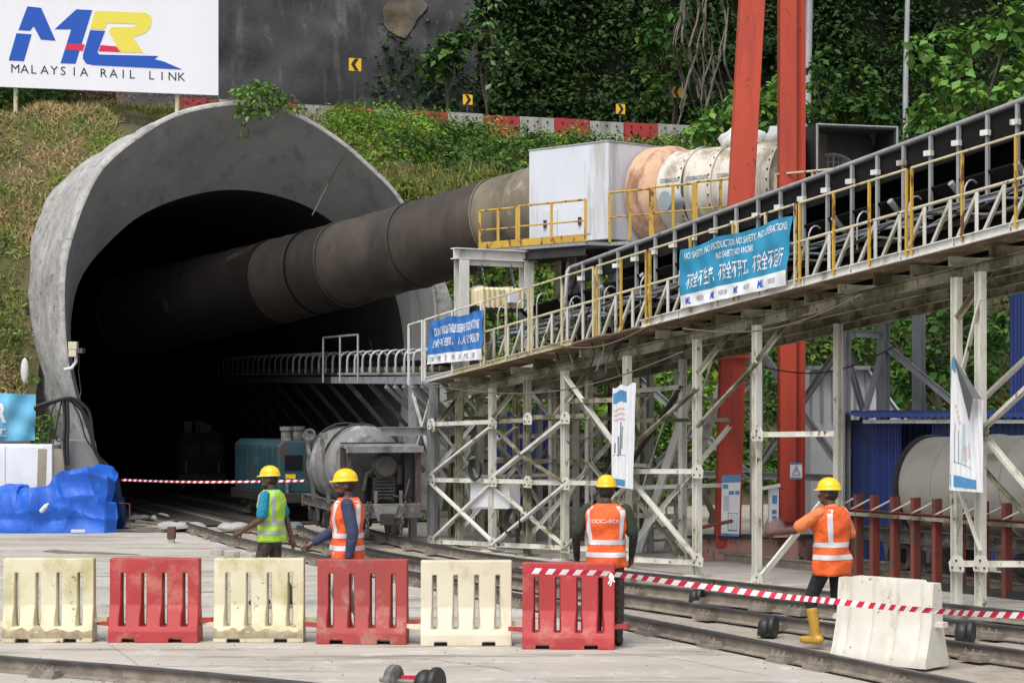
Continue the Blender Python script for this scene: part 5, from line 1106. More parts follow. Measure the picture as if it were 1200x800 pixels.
runs = [[(40, 480), (56, 474), (72, 468), (84, 470), (98, 484), (106, 505), (112, 530), (126, 545)], [(40, 478), (60, 472), (78, 467), (90, 473), (103, 492), (109, 520), (120, 545)], [(42, 476), (62, 470), (80, 466), (92, 470), (104, 482), (108, 505), (110, 525)], [(76, 468), (78, 490), (77, 515), (79, 545)], [(74, 469), (76, 492), (75, 520), (77, 545)], [(79, 468), (80, 495), (79, 520), (80, 545)], [(72, 470), (68, 490), (64, 510), (60, 525), (50, 530)], [(84, 470), (94, 490), (100, 512), (108, 524)], [(66, 471), (60, 486), (66, 515), (74, 514)]]
for i, r_ in enumerate(runs): MB().tube(catmull([onw(x, y, -.42 - .02*(i % 3)) for x, y in r_], 4), .035 if i < 6 else .018, 6).build('cable', m_cable, cb, smooth=True)
# debris, sandbags and blocks by the tunnel track
def bag(px, py, s, label, m, seed):
    g = G(px, py); b = MB(); b.ell(g + V(0, 0, .07*s), (.34*s, .22*s, .10*s), Matrix.Rotation(seed, 3, 'Z'), 16, 10); me = b.mesh('sandbag', True)
    for v in me.vertices: v.co += Vector((0, 0, 1))*.05*fn(v.co, 5, seed) + (v.co - g)*.25*fn(v.co, 3, seed+2); v.co.z = max(v.co.z, 0)
    o = mkobj('sandbag', me, m); tag(o, label, 'sandbag')
m_sack = mat('grey sack', (.40, .39, .37), (.28, .27, .26), 5, r=.85, bump=.4)
m_sackd = mat('dark sack', (.14, .15, .16), (.09, .10, .11), 5, r=.8)
bag(203, 621, 1., 'pale sack lying left of the pair by the tunnel rail', m_sack, .2); bag(212, 620, .9, 'dark grey sack lying between two pale sacks', m_sackd, 1.); bag(230, 621, 1.0, 'pale sack nearest the tunnel rail', m_sack, 2.)
bag(163, 610, .8, 'dark sack on the debris right of the blue tarpaulin', m_sackd, 3.); bag(188, 609, .7, 'pale sack on top of the debris pile', m_sack, 4.); bag(341, 623, 1.1, 'dark plastic sack between man in lime vest and mixer wagon', m_sackd, 5.); bag(272, 622, 1.0, 'flattened pale sack behind the forearm of the man in lime', m_sack, 6.)
db = thing('debris_boards', 'heap of broken boards right of the blue tarpaulin', 'debris', G(172, 622))
for i in range(9):
    g = G(158 + 5*i, 617 + (i*5) % 7); MB().box(g + V(0, 0, .05 + .02*(i % 4)), (.5 + .1*(i % 3), .18, .03), Matrix.Rotation(.5*math.sin(i*4), 3, 'Z') @ Matrix.Rotation(.12*math.sin(i*7), 3, 'Y')).build('board', [m_wood, m_grey, m_sack][i % 3], db)
rb = thing('rusty_block', 'small rusty steel block standing on the apron before the tunnel', 'steel block', G(201, 636)); g = G(201, 636)
MB().box(g + V(0, 0, .19), (.14, .16, .22)).build('block', mat('rusty block steel', (.10, .055, .04), (.07, .04, .03), 8, r=.85), rb, bevel=.01); MB().box(g + V(0, 0, .045), (.10, .12, .09)).build('foot', m_sack, rb)
sf_ = MB(); g = G(152, 622); sf_.tube([g, g + V(0, 0, .55), g + V(-.22, 0, .57)], .012, 6); tag(sf_.build('bent_rod', m_fence), 'thin bent steel rod standing right of the blue tarpaulin', 'rod')
tb_ = MB(); q = [G(x, y) for x, y in ((50, 646), (64, 644), (90, 646.5), (118, 647), (164, 650), (120, 649.5), (96, 648.6), (70, 648.4))]; tb_.prism(q, (0, 0, .012)); tag(tb_.build('mud_patch', mat('wet mud', (.12, .11, .095), (.2, .185, .16), 9, r=.7)), 'dark strip of wet mud on the apron behind the left barriers', 'mud patch')
# slab edge blocks beside rail A
for i, (x, y) in enumerate(((256, 650), (272, 652), (292, 655))):
    g = G(x, y); o = MB().box(g + V(0, 0, .05), (.34, .12, .10), Matrix.Rotation(-.9, 3, 'Z')).build('edge_block', m_conc, bevel=.01); tag(o, 'broken concrete edge block by the inner rail, %s from the tarpaulin side' % ordn[i], 'concrete block', 'edge blocks')
# ---------------------------------------------------------------- people
def person(label, X, Y, face, J, C, hgt=1.73, voxel=.009, bulk=1.08, hat=.95):
    """face: heading in degrees (0 = away from camera, 90 = to the left). J: joints in the local frame x right, y forward, z up."""
    t = thing('person', label, 'person'); s = hgt/1.73
    j = dict(hipL=(-.095, 0, .92), hipR=(.095, 0, .92), neck=(0, .0, 1.475), shL=(-.19, 0, 1.42), shR=(.19, 0, 1.42), kL=(-.10, .02, .50), kR=(.10, .02, .50), aL=(-.10, -.02, .09), aR=(.10, -.02, .09),
             eL=(-.25, -.03, 1.13), eR=(.25, -.03, 1.13), wL=(-.26, .05, .87), wR=(.26, .05, .87), yaw=0, nod=0, lean=0., footL=0, footR=0)
    for k_ in ('shL', 'shR', 'eL', 'eR', 'wL', 'wR'): j[k_] = (j[k_][0]*(1 + (bulk - 1)*.8), j[k_][1], j[k_][2])
    j.update({k_: (q_[0]*(1 + (bulk - 1)*.8), q_[1], q_[2]) if k_[0] in 'ew' and isinstance(q_, tuple) else q_ for k_, q_ in J.items()}); lean = j['lean']
    def ln(p, z=None): p = Vector(p); return p + V(0, lean*max(0, (p.z - .92))/.55, 0)
    for k in ('neck', 'shL', 'shR'): j[k] = ln(j[k])
    for k in j:
        if isinstance(j[k], tuple): j[k] = Vector(j[k])
    def ring(z, a, b_, dy=0., n=20): c = ln((0, dy, z)); return [c + V(bulk*a*math.copysign(abs(math.cos(q))**.8, math.cos(q)), bulk*b_*math.copysign(abs(math.sin(q))**.85, math.sin(q)), 0) for q in [2*math.pi*k/n for k in range(n)]]
    tor = [(.80, .10, .09, 0), (.86, .155, .115, -.005), (.95, .165, .118, -.005), (1.05, .15, .105, 0), (1.15, .158, .108, 0), (1.27, .178, .118, .0), (1.36, .185, .112, -.005), (1.42, .165, .095, -.01), (1.46, .10, .07, -.01), (1.49, .06, .06, -.005)]
    def torso(b, e=0., z0=0, z1=9, ex=0.):
        rs = [ring(z, a + e + ex, d + e, dy) for z, a, d, dy in tor if z0 <= z <= z1]; b.loft(rs)
    nk = j['neck']; hd = nk + V(0, .025, .135); Rz = Matrix.Rotation(R_(j['yaw']), 3, 'Z') @ Matrix.Rotation(R_(j['nod']), 3, 'X')
    H = lambda x, y, z: hd + Rz @ V(x, y, z)
    # body: one continuous surface
    b = MB(); torso(b); b.cap(nk + V(0, -.01, -.03), hd + V(0, -.01, -.03), .058, .055)
    b.ell(H(0, 0, .02), (.075, .095, .105), Rz, 16, 10); b.ell(H(0, .035, -.055), (.055, .062, .06), Rz, 14, 8)
    b.cap(H(0, .088, .012), H(0, .112, -.022), .011, .016, 8); b.ell(H(0, .096, -.058), (.026, .012, .014), Rz, 10, 6); b.ell(H(0, .086, .03), (.05, .012, .012), Rz, 10, 6)
    for sg in (-1, 1): b.ell(H(sg*.078, -.01, 0), (.012, .026, .034), Rz, 10, 6)
    for sd in 'LR':
        sgn = -1 if sd == 'L' else 1; sh, e, w = j['sh'+sd], j['e'+sd], j['w'+sd]
        b.cap(sh, e, .056, .046); b.cap(e, w, .046, .032)
        d = (w - e).normalized(); inward = V(-sgn, 0, 0); inward = (inward - d*inward.dot(d)).normalized(); fw = d.cross(inward)
        pc = w + d*.065; b.cap(w + d*.02, w + d*.085, .028, .034)
        for k in range(4):
            r0 = pc + fw*(.030 - .02*k) + d*.025; curl = .25 + .08*k; Lf = (.040, .046, .043, .034)[k]
            p1 = r0 + d*Lf + inward*.006; p2 = p1 + (d*math.cos(curl*2) + inward*math.sin(curl*2))*Lf*.85
            b.cap(r0, p1, .0105, .0095, 8); b.cap(p1, p2, .0095, .0085, 8)
        th = w + d*.035 + fw*.03; b.cap(th, th + d*.03 + fw*.025 + inward*.01, .013, .011, 8); b.cap(th + d*.03 + fw*.025 + inward*.01, th + d*.06 + fw*.032 + inward*.02, .011, .009, 8)
        hp, kn, an = j['hip'+sd], j['k'+sd], j['a'+sd]
        b.cap(hp, kn, .082, .055); b.cap(kn, an, .055, .04); fd = Matrix.Rotation(R_(j['foot'+sd]), 3, 'X') @ V(0, 1, 0)
        b.cap(an + V(0, -.03, -.04), an + fd*.15 + V(0, 0, -.055), .045, .035)
    mkobj('body', remesh(b, voxel, 3, 'body'), m_skin, t)
    # shirt with sleeves
    b = MB(); torso(b, .004, .85); b.cap(nk + V(0, -.01, -.04), nk + V(0, -.008, .0), .064, .064)
    for sd in 'LR':
        sh, e, w = j['sh'+sd], j['e'+sd], j['w'+sd]; b.ell(sh + V(0, 0, -.015), (.062, .062, .068), None, 12, 8)
        if C['sleeve'] == 'long': b.cap(sh, e, .074, .066); b.cap(e, w - (w-e).normalized()*.01, .064, .048)
        else: b.cap(sh, sh.lerp(e, .8), .068, .074)
    mkobj('shirt', remesh(b, .011, 3, 'shirt'), C['shirt'], t)
    if C.get('undersleeve'):
        for sd in 'LR':
            b = MB(); b.cap(j['sh'+sd].lerp(j['e'+sd], .5), j['e'+sd], .053, .050); b.cap(j['e'+sd], j['w'+sd], .050, .036); mkobj('sleeve', remesh(b, .011, 3, 'sleeve'), m_blackcl, t)
    # trousers
    b = MB(); b.loft([ring(z, a, d) for z, a, d in ((.80, .12, .11), (.86, .172, .13), (.95, .178, .132), (1.0, .168, .122))])
    for sd in 'LR':
        hp, kn, an = j['hip'+sd], j['k'+sd], j['a'+sd]; b.cap(hp, kn, .098, .072); b.cap(kn, kn.lerp(an, .92 if not C.get('boots') else .35), .074, .060 if not C.get('slim') else .052)
    mkobj('trousers', remesh(b, .012, 4, 'trousers'), C['trousers'], t)
    for sd in 'LR':
        kn, an = j['k'+sd], j['a'+sd]; fd = Matrix.Rotation(R_(j['foot'+sd]), 3, 'X') @ V(0, 1, 0); b = MB()
        if C.get('boots'): b.cap(kn.lerp(an, .32), kn.lerp(an, .7), .066, .056); b.cap(kn.lerp(an, .6), an + V(0, 0, -.02), .058, .052)
        b.cap(an + V(0, -.035, -.035), an + fd*.165 + V(0, 0, -.048), .054, .042); b.cap(an + V(0, 0, .0), an + V(0, .02, -.04), .05, .05)
        me = remesh(b, .011, 3, 'boot')
        mkobj('boot', me, m_boot if C.get('boots') else m_shoe, t)
    # vest: shell with reflective bands
    vz = [(C['hem'], .178, .132, -.002), (.95, .182, .136, -.003), (1.05, .172, .126, 0), (1.15, .176, .126, 0), (1.27, .198, .142, 0), (1.36, .202, .138, -.004), (1.42, .190, .122, -.008), (1.46, .135, .095, -.010), (1.485, .085, .076, -.008)]
    def vs_(z):
        for (z0, a0, b0, d0), (z1, a1, b1, d1) in zip(vz, vz[1:]):
            if z <= z1 or z1 == vz[-1][0]: k = (z - z0)/(z1 - z0); return a0 + (a1-a0)*k, b0 + (b1-b0)*k, d0 + (d1-d0)*k
    def sp(z, q, e=0.):
        a, d, dy = vs_(z); a = a*bulk + e; d = d*bulk + e; fl_ = max(0, (1.15 - z)); wr_ = .007*math.sin(q*7 + z*17) + .007*math.sin(q*3 - z*29) + fl_*(.03 + .035*math.sin(q*5 + 1.3)); c = ln((0, dy, z))
        return c + V((a + wr_)*math.copysign(abs(math.cos(q))**.8, math.cos(q)), (d + wr_)*math.copysign(abs(math.sin(q))**.85, math.sin(q)), 0)
    b = MB(); n = 36; zs = [C['hem'] + (1.485 - C['hem'])*k/22 for k in range(23)]
    b.loft([[sp(z, 2*math.pi*k/n) for k in range(n)] for z in zs], cap=False); vo = b.build('vest', C['vest'], t, smooth='all'); sm = vo.modifiers.new('solid', 'SOLIDIFY'); sm.thickness = .006; sm.offset = 1
    for z0 in C['bands']:
        MB().loft([[sp(z, 2*math.pi*k/n, .0095) for k in range(n)] for z in (z0, z0 + .025, z0 + .052)], cap=False).build('reflective_band', C['refl'], vo, smooth='all')
    for qc in (R_(50), R_(130), R_(220), R_(320)):
        MB().loft([[sp(z, qc + dq, .0095 if z < 1.44 else .012) for dq in (-.17, -.08, .08, .17)] for z in [C['bands'][-1] + .04 + (1.46 - C['bands'][-1] - .04)*k/8 for k in range(9)]], cap=False, closed=False).build('reflective_band', C['refl'], vo, smooth='all')
    if C.get('text'):
        cu = bpy.data.curves.new('t', 'FONT'); cu.body = C['text']; cu.size = .052; cu.offset = .0012; cu.align_x = 'CENTER'; o = bpy.data.objects.new('t', cu); COL.objects.link(o)
        dg = bpy.context.evaluated_depsgraph_get(); dg.update(); me = bpy.data.meshes.new_from_object(o.evaluated_get(dg)); bpy.data.objects.remove(o)
        for v in me.vertices:
            z = 1.29 + v.co.y; q = R_(270) + v.co.x/.16*.82; v.co = sp(z, q, .011)
        me.name = 'lettering'; me.materials.clear(); me.materials.append(C['refl']); mkobj('lettering', me, None, vo)
    # head: hair, beard, eyes, helmet
    b = MB(); b.ell(H(0, -.022, .008), (.081, .086, .085), Rz, 16, 10); mkobj('hair', b.mesh('hair', True), m_hair, t)
    if C.get('beard'):
        b = MB(); b.ell(H(0, .032, -.072), (.058, .062, .05), Rz, 14, 8); mkobj('beard', b.mesh('beard', True), m_hair, t)
    for sg in (-1, 1): MB().ell(H(sg*.032, .082, .012), (.013, .009, .008), Rz, 8, 6).build('eye', m_whitecl, t, smooth=True)
    if C.get('collar'): MB().lathe([(.066, -.02), (.070, .0), (.068, .045)], nk + V(0, 0, -.01), V(0, .15, 1), 18, cap=False).build('collar', C['collar'], t, smooth=True)
    hb_ = MB(); rings = []
    for k in range(10):
        a = math.pi/2*k/9; r = math.cos(a)
        rings.append([H((.112*r + .0005)*hat*math.cos(q), -.006 + (.138*r + .0005)*hat*math.sin(q), .060 + .118*math.sin(a)**.9 + (.006 if abs(math.cos(q)) < .18 and r < .97 else 0)) for q in [2*math.pi*i/28 for i in range(28)]])
    rim = [[H(.118*hat*math.cos(q), -.006 + hat*(.144 + (.040*max(0, math.sin(q))**1.5))*math.sin(q), z - .012*max(0, math.sin(q))) for q in [2*math.pi*i/28 for i in range(28)]] for z in (.050, .058)]
    hb_.loft(rim + rings); hel = hb_.build('helmet', m_yhat, t, smooth='all')
    MB().lathe([(.098, .0), (.100, .03)], H(0, -.01, .028), Rz @ V(0, 0, 1), 24, cap=False).build('helmet_band', m_black, hel, smooth=True)
    M = Matrix.Translation((X, Y, 0)) @ Matrix.Rotation(R_(face), 4, 'Z') @ Matrix.Scale(s, 4); t.matrix_basis = M; WM[t] = M
    return t
OR = dict(vest=m_org, refl=m_refl, sleeve='long', hem=.80, bands=(.885, 1.01))
g = G(318, 712); person('man in lime vest and turquoise shirt walking towards the tunnel', g.x, g.y, 74, dict(eL=(-.26, .02, 1.13), wL=(-.27, .27, .98), eR=(.25, -.08, 1.14), wR=(.25, -.16, .89), kL=(-.1, .14, .50), aL=(-.1, .06, .12), kR=(.1, -.02, .5), aR=(.1, -.25, .13), yaw=8),
    dict(vest=m_lime, refl=m_reflg, shirt=m_cyan, sleeve='short', trousers=m_camo, hem=.84, bands=(.93, 1.05), collar=m_purple, beard=1))
g = G(407, 748); person('bearded man in orange vest and navy sleeves walking left', g.x, g.y, 94, dict(eL=(-.25, -.06, 1.13), wL=(-.25, -.02, .88), eR=(.24, .12, 1.14), wR=(.22, .35, 1.0), kL=(-.1, .1, .5), aL=(-.1, -.02, .10), kR=(.1, .02, .5), aR=(.1, -.2, .13), yaw=4),
    dict(OR, shirt=m_navy, trousers=m_whitecl, hem=.84, bands=(.94, 1.07), beard=1), 1.80, bulk=1.2)
g = G(711, 757); person('man seen from behind in orange lettered vest and black sleeves', g.x, g.y + .12, -8, dict(eL=(-.30, .0, 1.14), wL=(-.30, .10, .90), eR=(.27, .02, 1.14), wR=(.24, .14, .93), yaw=6, aR=(.13, -.02, .09), kR=(.12, .02, .5)),
    dict(OR, shirt=m_olive, sleeve='short', undersleeve=1, trousers=m_camo, text='CCCC-ECRL', hem=.82, bands=(.93, 1.06), slim=1), 1.76)
g = G(975, 757); person('man in orange vest and yellow boots reaching left beside the jersey barrier', g.x, g.y, 48, dict(eL=(-.30, .24, 1.24), wL=(-.30, .50, 1.20), eR=(.28, -.04, 1.13), wR=(.29, -.02, .87), kL=(-.11, .20, .50), aL=(-.12, .12, .11), kR=(.1, .0, .5), aR=(.1, -.22, .14), yaw=12, lean=.02, footR=-15),
    dict(OR, shirt=m_orshirt, sleeve='short', trousers=m_blackcl, boots=1, slim=1, hem=.76, bands=(.93, 1.06)), bulk=1.17)
# ---------------------------------------------------------------- vegetation
def leafmesh(name, pts, nrm, size, mm, parent=None, seed=0, asp=.55, fold=.18, droop=.4):
    r = np.random.default_rng(seed); n = len(pts); pts = np.asarray(pts); nrm = np.asarray(nrm); size = np.asarray(size).reshape(-1, 1)
    nn = nrm + r.normal(0, .45, (n, 3)); nn /= np.linalg.norm(nn, axis=1, keepdims=True) + 1e-9
    d = r.normal(0, 1, (n, 3)); d[:, 2] -= droop; d -= nn*(d*nn).sum(1, keepdims=True); d /= np.linalg.norm(d, axis=1, keepdims=True) + 1e-9
    s = np.cross(d, nn); L = size; W = size*asp*.5
    v = np.empty((n, 4, 3)); v[:, 0] = pts; v[:, 1] = pts + d*L*.42 + s*W + nn*fold*W; v[:, 2] = pts + d*L - nn*L*.12; v[:, 3] = pts + d*L*.42 - s*W + nn*fold*W
    me = bpy.data.meshes.new(name); me.vertices.add(4*n); me.vertices.foreach_set('co', v.ravel()); me.loops.add(6*n); me.polygons.add(2*n)
    b = (np.arange(n)*4).reshape(-1, 1); me.loops.foreach_set('vertex_index', np.hstack([b, b+1, b+2, b, b+2, b+3]).ravel().astype(np.int32))
    me.polygons.foreach_set('loop_start', (np.arange(2*n)*3).astype(np.int32)); me.update(); me.validate()
    return mkobj(name, me, mm, parent)
def clumps(C, Rr, per, size, r, flat=.8, shell=.35):
    """leaf points on uneven shells round the clump centres"""
    P_, N_, S_ = [], [], []
    for c, rad in zip(C, Rr):
        k = max(8, int(per*rad*rad)); d = r.normal(0, 1, (k, 3)); d /= np.linalg.norm(d, axis=1, keepdims=True); d[:, 2] = np.where(d[:, 2] < -.35, -d[:, 2], d[:, 2])
        a1, a2 = r.uniform(0, 6.3, 2); wob = 1 + .22*np.sin(4*d[:, 0] + 3*d[:, 2] + a1) + .16*np.sin(5*d[:, 1] - 4*d[:, 2] + a2)
        q = rad*wob*(1 - shell*r.random(k)**1.5); P_.append(c + d*q[:, None]*np.array([1, 1, flat])); nv = d*.7; nv[:, 2] += .55; N_.append(nv); S_.append(size*r.uniform(.55, 1.3, k))
    return np.vstack(P_), np.vstack(N_), np.concatenate(S_)
r = np.random.default_rng(11)
def wvp(w, v): q = PC.x + AX.x*w + RT.x*v; p = PC.y + AX.y*w + RT.y*v; return q, p
# shrubs over the slope right of and above the portal
def slope_set(n, w0, w1, v0, v1, r0, r1, lift, extra=None):
    w = r.uniform(w0, w1, n*6); v = r.uniform(v0, v1, n*6); X, Y = wvp(w, v); Z = terr(X, Y); px = 600 + F*X/Y; py = HOR - (Z - CZ)*F/Y
    ok = (px > 240) & (px < 1270) & (py > 60) & ~((v > -4.6) & (v < np.interp(Z, [0, 5, 6.1, 7.2, 8.1, 8.75, 9.1], [4.6, 4.5, 3.95, 3.3, 2.5, 1.4, 0])) & (Z < 9.1) & (w < 8.6)) & ~((v < -3.2) & (w < 9))
    if extra is not None: ok &= extra(px, py, w, v)
    X, Y, Z, w, v = [q[ok][:n] for q in (X, Y, Z, w, v)]; rad = r.uniform(r0, r1, len(X)); return np.stack([X, Y, Z + rad*lift], 1), rad
A1, R1 = slope_set(1600, 3.2, 13, -5, 14, .22, .55, .25); A2, R2 = slope_set(520, 15, 26.2, 2, 26, .25, .5, .35, lambda px, py, w, v: py < 200)
A3, R3 = slope_set(150, 20, 26.6, 4, 22, .3, .65, .8, lambda px, py, w, v: ((px > 385) & (px < 515)) | (r.random(len(px)) < .10))
R1 *= np.where(A1[:, 0] < -3.2, .6, 1.)
A6, R6 = slope_set(650, 3.1, 9, 4, 12, .22, .5, .3); C_, R__ = np.vstack([A1, A2, A3, A6]), np.concatenate([R1, R2, R3, R6]); p, nn, s = clumps(C_, R__, 260, .135, r)
o = stuff(leafmesh('slope_shrubs', p, nn, s, m_leaf, None, 3)); tag(o, 'bright green shrubs covering the slope above the tunnel', 'shrubs')
A4, R4 = slope_set(1100, 3.2, 24, 9, 36, .35, .8, .4); A7, R7 = slope_set(800, 3.0, 9.5, 8, 30, .3, .65, .3); p, nn, s = clumps(np.vstack([A4, A7]), np.concatenate([R4, R7]), 150, .19, r)
o = stuff(leafmesh('slope_bushes', p, nn, s, m_leaf2, None, 4)); tag(o, 'deep green bushes on the slope behind the platform', 'shrubs')
A5, R5 = slope_set(190, 4, 20, 3.4, 20, .25, .5, .8); p, nn, s = clumps(A5, R5, 150, .26, r)
o = stuff(leafmesh('slope_broadleaf', p, nn, s, mat('yellow green leaves', (.11, .19, .025), (.16, .22, .04), .9, r=.6, spec=.2, island=.35, transl=.3), None, 44)); tag(o, 'taller yellow green broad leaved weeds on the slope above the tunnel', 'weeds')
nb = 26000; w = r.uniform(3.2, 14, nb*2); v = r.uniform(-4.5, 13, nb*2); X, Y = wvp(w, v); Z = terr(X, Y); ok = ~((v < 4.1) & (Z < 9.1) & (w < 8.6)) & ((w > 8.5) | (r.random(len(w)) < .12)); X, Y, Z, v = X[ok][:nb], Y[ok][:nb], Z[ok][:nb], v[ok][:nb]; nb = len(X); low = np.where(v < 3.2, .35, 1.)
o = stuff(leafmesh('slope_tall_grass', np.stack([X, Y, Z + low*r.uniform(.1, .45, nb)], 1), np.tile(np.array([[.2, -.8, .3]]), (nb, 1)), low*r.uniform(.25, .6, nb), mat('tall grass blades', (.16, .20, .04), (.24, .22, .08), 1.1, r=.75, spec=.2, island=.4, transl=.25), None, 45, .09, .1, -1.6)); tag(o, 'tall yellowish grass blades between the shrubs above the tunnel', 'grass')
# reddish seed heads near the billboard end of the road
w = r.uniform(8, 26, 500); v = r.uniform(-2.5, 13, 500); X, Y = wvp(w, v); Z = terr(X, Y); n = len(X)
C = np.stack([X, Y, Z + r.uniform(.5, 1.0, n)], 1); p, nn, s = clumps(C, np.full(n, .16), 900, .09, r); sel = r.random(len(p)) < .45
o = stuff(leafmesh('seed_heads', p[sel], nn[sel], s[sel], m_redleaf, None, 8, .35)); tag(o, 'reddish brown seed heads among the slope shrubs', 'plants')
# creeper hanging over the top of the ring
b0 = [onw(x, y, -.12) for x, y in ((283, 112), (292, 118), (300, 110), (306, 124), (315, 112), (324, 120), (285, 132), (296, 135), (306, 134), (283, 148), (282, 160), (336, 126), (345, 132))]
p, nn, s = clumps([np.array(c) for c in b0], [.28, .34, .34, .30, .34, .30, .20, .26, .2, .13, .10, .26, .22], 500, .16, r)
cre = thing('creeper', 'green creeper spilling over the top of the concrete ring', 'plant', b0[2]); leafmesh('leaves', p, nn, s, mat('bright creeper leaves', (.09, .20, .022), (.12, .23, .03), 2, r=.5, island=.35, transl=.25), cre, 5)
MB().tube([onw(310, 108, .6), onw(300, 118, -.1), onw(286, 135, -.1), onw(283, 160, -.08)], .012, 5).build('stem', m_vine, cre)
# plant at the foot of the ring
fpx = [(50, 500), (56, 492), (62, 500), (54, 512), (64, 488), (46, 520), (38, 446), (36, 430), (43, 525)]; p, nn, s = clumps([np.array(onw(x, y, -.2 if x > 44 else 2.2)) for x, y in fpx], [.2, .18, .2, .18, .12, .14, .16, .12, .15], 700, .12, r)
o = thing('wall_fern', 'small green plant growing among cables at the foot of the ring', 'plant', onw(55, 520, -.2)); leafmesh('leaves', p, nn, s, m_leaf, o, 6); MB().tube([onw(55, 530, -.2), onw(58, 500, -.2)], .015, 5).build('stem', m_vine, o)
# dry grass on the left slope: blades
n = 70000; w = r.uniform(2.9, 9.6, n); v = r.uniform(-7.5, -1.5, n); X, Y = wvp(w, v); Z = terr(X, Y); ok = ~((v > np.interp(Z, [3.5, 5.5, 6.6, 7.5, 8.3, 8.95], [-4.3, -4.15, -3.8, -3.2, -2.3, -.5])) & (Z < 8.95)) & (np.sin(X*2.2 + 1.3*np.sin(Z*2)) + np.sin(Z*2.9 + X) + r.normal(0, .7, n) > -1.1)
X, Y, Z = X[ok], Y[ok], Z[ok]; n = len(X); nv = np.tile(np.array([[.3, -.75, .35]]), (n, 1))
o = stuff(leafmesh('slope_grass', np.stack([X, Y, Z], 1), nv, r.uniform(.08, .26, n), m_grass, None, 9, .16, .1, -1.0 + 0)); tag(o, 'dry brown and green grass on the slope left of the tunnel', 'grass')
n = 200; w = r.uniform(3.2, 8.4, n); v = r.uniform(-7, -4.2, n); X, Y = wvp(w, v); Z = terr(X, Y); p, nn, s = clumps(np.stack([X, Y, Z + .05], 1), r.uniform(.12, .34, n), 330, .11, r, .6)
o = stuff(leafmesh('slope_weeds', p, nn, s, mat('weed leaves', (.075, .14, .02), (.13, .15, .04), 1.2, r=.6, island=.45, transl=.2), None, 10)); tag(o, 'low green weeds scattered over the dry slope', 'weeds')
# dark undergrowth below the billboard
n = 150; w = r.uniform(8.2, 13, n); v = r.uniform(-12, -2.6, n); X, Y = wvp(w, v); Z = terr(X, Y); p, nn, s = clumps(np.stack([X, Y, Z + .4], 1), r.uniform(.4, .8, n), 130, .24, r)
o = stuff(leafmesh('billboard_undergrowth', p, nn, s, m_leaf2, None, 12, .3)); tag(o, 'dark undergrowth behind the billboard posts', 'shrubs')
# the forest mass on the hill behind the road
n = 900; px = r.uniform(430, 1240, n); zz = 12.2 + 17*r.random(n)**1.1; wq = 36.5 + (zz - 12)*.42 + r.normal(0, .9, n)
Y = np.empty(n); X = np.empty(n)
for i in range(n):
    q = onw(px[i], 100, float(wq[i])); X[i], Y[i] = q.x, q.y
pyy = HOR - (zz - CZ)*F/Y; keep = ~((px < 500) & (pyy > 20) & (px + pyy*.8 < 492)); X, Y, zz = X[keep], Y[keep], zz[keep]; n = len(X)
p, nn, s = clumps(np.stack([X, Y, zz], 1), r.uniform(.8, 1.8, n), 110, .29, r, 1., .5)
o = stuff(leafmesh('forest_foliage', p, nn, s, m_leaf3, None, 13)); tag(o, 'dark dense forest covering the hill behind the road', 'forest')
# single trees and vine-hung trunks
def tree(label, base, crown, R0, per, leaf, mm, seed, cat='tree', name='tree', flat=.85):
    rr = np.random.default_rng(seed); base = Vector(base); t = thing(name, label, cat, base); top = sum((Vector(c) for c in crown), Vector())/len(crown)
    pts = [base.lerp(top, k/6) + V(.18*math.sin(k*1.7 + seed), .15*math.cos(k*2.1 + seed), 0)*(0 < k) for k in range(7)]; h = (top - base).length
    tr = MB().tube(pts, [.16*(1 - .1*k)*max(.5, h/9) for k in range(7)], 10).build('trunk', m_bark, t, smooth=True)
    for i, c in enumerate(crown):
        st_ = pts[3 + i % 4]; c = Vector(c); mid = st_.lerp(c, .5) + V(0, 0, .25); MB().tube([st_, mid, c], [.07, .045, .02], 6).build('limb', m_bark, tr, smooth=True)
    C = []; RR = []
    for c in crown:
        for k in range(7): d = rr.normal(0, .55, 3)*R0; C.append(np.array(c) + d*np.array([1, 1, .8])); RR.append(R0*rr.uniform(.35, .75))
    p, nn, s = clumps(C, RR, per, leaf, rr, flat, .6); leafmesh('crown', p, nn, s, mm, t, seed, .62); return t
def TB(px, py, Y): q = P(px, py, Y); return V(q.x, q.y, max(0, float(terr(q.x, q.y))) - .3)
tree('broad leaved tree with drooping pale green leaves at the right edge', TB(1150, 300, 53), [P(x, y, 53 + d) for x, y, d in ((1100, 85, 0), (1135, 50, .6), (1180, 40, 0), (1115, 130, -.5), (1165, 105, -.6), (1205, 90, 0), (1090, 150, 0), (1140, 165, -.4), (1195, 145, 0), (1215, 35, .5))], .75, 150, .34, m_leaf4, 21)
tree('tall vine covered tree left of the left red crane leg', TB(792, 120, 80), [P(x, y, 80 + d) for x, y, d in ((770, 35, 0), (790, 70, -.3), (765, 90, 0), (800, 20, 0), (775, 115, -.3), (760, 60, .4))], .75, 130, .36, m_leaf2, 22)
tree('slender creeper clad tree in the forest above the road', TB(565, 110, 80), [P(x, y, 80) for x, y in ((570, 40), (560, 65), (580, 85), (565, 15), (590, 60))], .6, 150, .30, mat('pale creeper leaves', (.05, .115, .025), (.065, .14, .03), .8, r=.5, island=.4, transl=.2), 23)
tree('small tree with broad leaves at the edge of the dark cliff', TB(528, 100, 79.5), [P(x, y, 79.5) for x, y in ((520, 60), (535, 75), (515, 85), (545, 50))], .55, 120, .42, m_leaf2, 24)
tree('leafy bush tree between the two red crane legs', TB(890, 200, 56), [P(x, y, 56) for x, y in ((880, 130), (905, 120), (850, 140), (830, 148), (900, 155), (865, 160))], .65, 190, .30, m_leaf4, 25)
